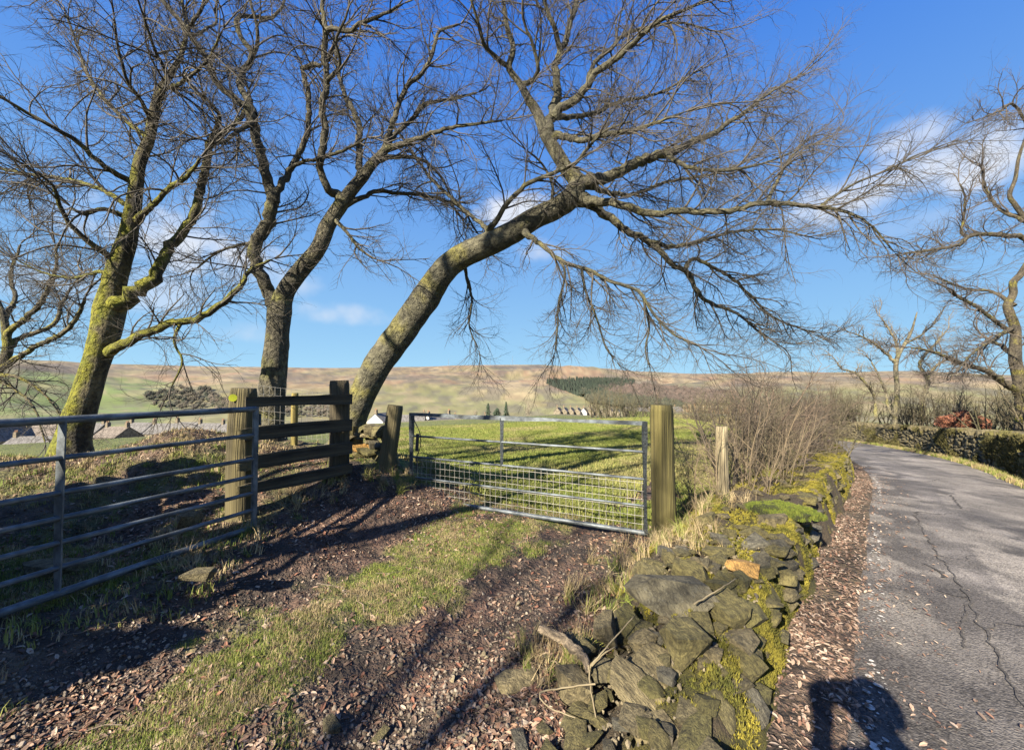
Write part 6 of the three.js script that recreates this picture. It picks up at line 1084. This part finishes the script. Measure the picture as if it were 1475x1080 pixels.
  for (let k = 0; k < 12; k++) { const u = 985 + k * 9.5, D = 56 - k * 0.35, x = (u - CX) / FOC * D, p = onGround(x, D); const s = part('stake', rod(V(0, -0.3, 0), V(0, 1.15, 0), 0.055, 6), M.postPale, fg); s.position.copy(p).sub(fg.position); if (k) { const u0 = 985 + (k - 1) * 9.5, D0 = 56 - (k - 1) * 0.35, p0 = onGround((u0 - CX) / FOC * D0, D0); for (const y of [0.5, 1.0]) part('wire', rod(p0.clone().setY(p0.y + y).sub(fg.position), p.clone().setY(p.y + y).sub(fg.position), 0.006, 3, false), M.wire, fg); } }
}
// scene.fog = new THREE.FogExp2(new THREE.Color().setRGB(0.62, 0.78, 0.95), 0.00005);
// ------------------------------------------------------------------ the photographer, who stands behind the lens and whose shadow falls on the lane's edge
{
  const g = thing('person', 'person in dark coat and jeans standing on the lane holding up a phone', 'person', V(0.2, 0, 0.36));
  const o = g.position, J = (x, y, z) => V(x, y, z).sub(o), K = (x, y, z) => V(x - 0.075, y, z - 0.05).sub(o);
  // joints in world metres: the phone is at the lens
  const B = [];
  const bone = (a, b, ra, rb) => B.push([a, b, ra, rb]);
  const hip = K(0.21, 0.93, 0.4), chest = K(0.19, 1.30, 0.36), neck = K(0.17, 1.46, 0.3);
  bone(hip, chest, 0.15, 0.165); bone(chest, neck, 0.15, 0.065);
  const sL = K(0.01, 1.40, 0.31), sR = K(0.35, 1.40, 0.36), eL = J(-0.2, 1.22, 0.2), eR = J(0.3, 1.18, 0.14), wL = J(-0.075, 1.50, 0.09), wR = J(0.10, 1.50, 0.10);
  bone(sL, sR, 0.085, 0.085); bone(sL, eL, 0.06, 0.05); bone(eL, wL, 0.05, 0.033); bone(sR, eR, 0.06, 0.05); bone(eR, wR, 0.05, 0.033);
  for (const s of [-1, 1]) { const h = K(0.21 + s * 0.09, 0.92, 0.4), k = K(0.22 + s * 0.11, 0.5, 0.39), a = K(0.22 + s * 0.12, 0.09, 0.43); bone(h, k, 0.095, 0.065); bone(k, a, 0.065, 0.045); bone(K(0.22 + s * 0.12, 0.05, 0.46), K(0.22 + s * 0.14, 0.045, 0.26), 0.05, 0.042); }
  const head = K(0.155, 1.615, 0.25); bone(neck, head, 0.055, 0.06);
  const hand = (w, s) => { const p = w.clone().add(V(-s * 0.005, 0.055, -0.035)); bone(w, p, 0.032, 0.036); for (let k = 0; k < 4; k++) { const a = p.clone().add(V(s * 0.0 - s * 0.012, 0.03 - k * 0.02, -0.02)), b = a.clone().add(V(-s * 0.03, 0.004, -0.012)), c = b.clone().add(V(-s * 0.012, 0, 0.02)); bone(a, b, 0.0095, 0.009); bone(b, c, 0.009, 0.008); } bone(p.clone().add(V(0, 0, 0.0)), p.clone().add(V(-s * 0.035, 0.012, 0.02)), 0.012, 0.009); };
  hand(wL, -1); hand(wR, 1);
  const field = (bones, N, c, half, iso) => {
    const mc = new MarchingCubes(N, new THREE.MeshBasicMaterial(), false, false, 400000); mc.isolation = 0; const pre = bones.map(([a, b, ra, rb]) => { const e = b.clone().sub(a); return [a.x, a.y, a.z, e.x, e.y, e.z, 1 / e.lengthSq(), ra, rb]; });
    for (let z = 0; z < N; z++) for (let y = 0; y < N; y++) for (let x = 0; x < N; x++) {
      const X = c.x + (x - N / 2) / (N / 2) * half, Y = c.y + (y - N / 2) / (N / 2) * half, Z = c.z + (z - N / 2) / (N / 2) * half; let f = 0, dmin = 1e9; const kk = iso;
      for (let i = 0; i < pre.length; i++) { const b = pre[i], px = X - b[0], py = Y - b[1], pz = Z - b[2]; let t = (px * b[3] + py * b[4] + pz * b[5]) * b[6]; t = t < 0 ? 0 : t > 1 ? 1 : t; const ex = px - b[3] * t, ey = py - b[4] * t, ez = pz - b[5] * t, d = Math.sqrt(ex * ex + ey * ey + ez * ez) - (b[7] + (b[8] - b[7]) * t); if (d < 0.2) f += Math.exp(-d / kk); if (d < dmin) dmin = d; }
      mc.field[x + y * N + z * N * N] = f > 1e-30 ? kk * Math.log(f) : -dmin;
    }
    mc.update(); const n = mc.count, p = mc.positionArray.slice(0, n * 3), nn = mc.normalArray.slice(0, n * 3);
    for (let i = 0; i < n; i++) { p[i * 3] = c.x + p[i * 3] * half; p[i * 3 + 1] = c.y + p[i * 3 + 1] * half; p[i * 3 + 2] = c.z + p[i * 3 + 2] * half; }
    const ge = new THREE.BufferGeometry(); ge.setAttribute('position', new THREE.BufferAttribute(new Float32Array(p), 3)); ge.setAttribute('normal', new THREE.BufferAttribute(new Float32Array(nn), 3)); return ge;
  };
  const body = field(B, 100, J(0.12, 0.84, 0.32), 0.92, 0.016);
  const p = body.attributes.position, col = new Float32Array(p.count * 3); for (let i = 0; i < p.count; i++) { const y = p.getY(i) + o.y, z = p.getZ(i) + o.z; const c = y > 1.47 && z < 0.12 ? [0.42, 0.27, 0.2] : y > 1.5 ? [0.42, 0.27, 0.2] : y > 0.85 ? [0.03, 0.035, 0.045] : y > 0.1 ? [0.04, 0.06, 0.12] : [0.05, 0.035, 0.025]; col.set(c, i * 3); }
  body.setAttribute('color', new THREE.BufferAttribute(col, 3)); part('body', body, mat({ vertexColors: true }), g);
  const hg = new THREE.SphereGeometry(0.115, 32, 24), hp = hg.attributes.position; // head with brow, nose, jaw; faces -z and the phone
  for (let i = 0; i < hp.count; i++) { let x = hp.getX(i), y = hp.getY(i), z = hp.getZ(i); x *= 0.74 * (y < 0 ? 1 + y * 1.6 : 1); y *= 1.08; z *= 0.9; if (z < 0 && Math.abs(x) < 0.02 && y > -0.035 && y < 0.012) z -= 0.02 * (1 - Math.abs(x) / 0.02); if (z < 0 && Math.abs(Math.abs(x) - 0.033) < 0.014 && Math.abs(y - 0.008) < 0.012) z += 0.008; if (z < 0 && Math.abs(y + 0.062) < 0.006 && Math.abs(x) < 0.028) z += 0.005; hp.setXYZ(i, x, y, z); }
  hg.computeVertexNormals(); const hd = part('head', hg, mat({ color: lin(0.45, 0.29, 0.21) }), g); hd.position.copy(head).add(V(0, 0.005, -0.005)); hd.rotation.set(0.05, 0.35, 0);
  const hair = new THREE.SphereGeometry(0.121, 28, 18, 0, 6.29, 0, 1.45); const hr = part('hair', hair, mat({ color: lin(0.05, 0.035, 0.025) }), hd); hr.scale.set(0.8, 1.1, 0.97); hr.position.set(0, 0.002, 0.014); hr.rotation.x = 0.3;
  for (const s of [-1, 1]) { const e = part('ear', new THREE.SphereGeometry(0.024, 10, 8), mat({ color: lin(0.45, 0.28, 0.2) }), hd); e.scale.set(0.4, 1.2, 0.7); e.position.set(s * 0.086, -0.005, 0.012); const y = part('eye', new THREE.SphereGeometry(0.011, 10, 8), mat({ color: lin(0.2, 0.18, 0.16), roughness: 0.3 }), hd); y.position.set(s * 0.033, 0.009, -0.088); }
  const ph = new THREE.Mesh(new THREE.BoxGeometry(0.155, 0.075, 0.008), M.black); ph.position.set(0.012, EYE - 0.005, 0.045); top(ph, 'phone'); tag(ph, 'black phone held up level in both hands of the person', 'phone');
}
renderer.render(scene, camera);
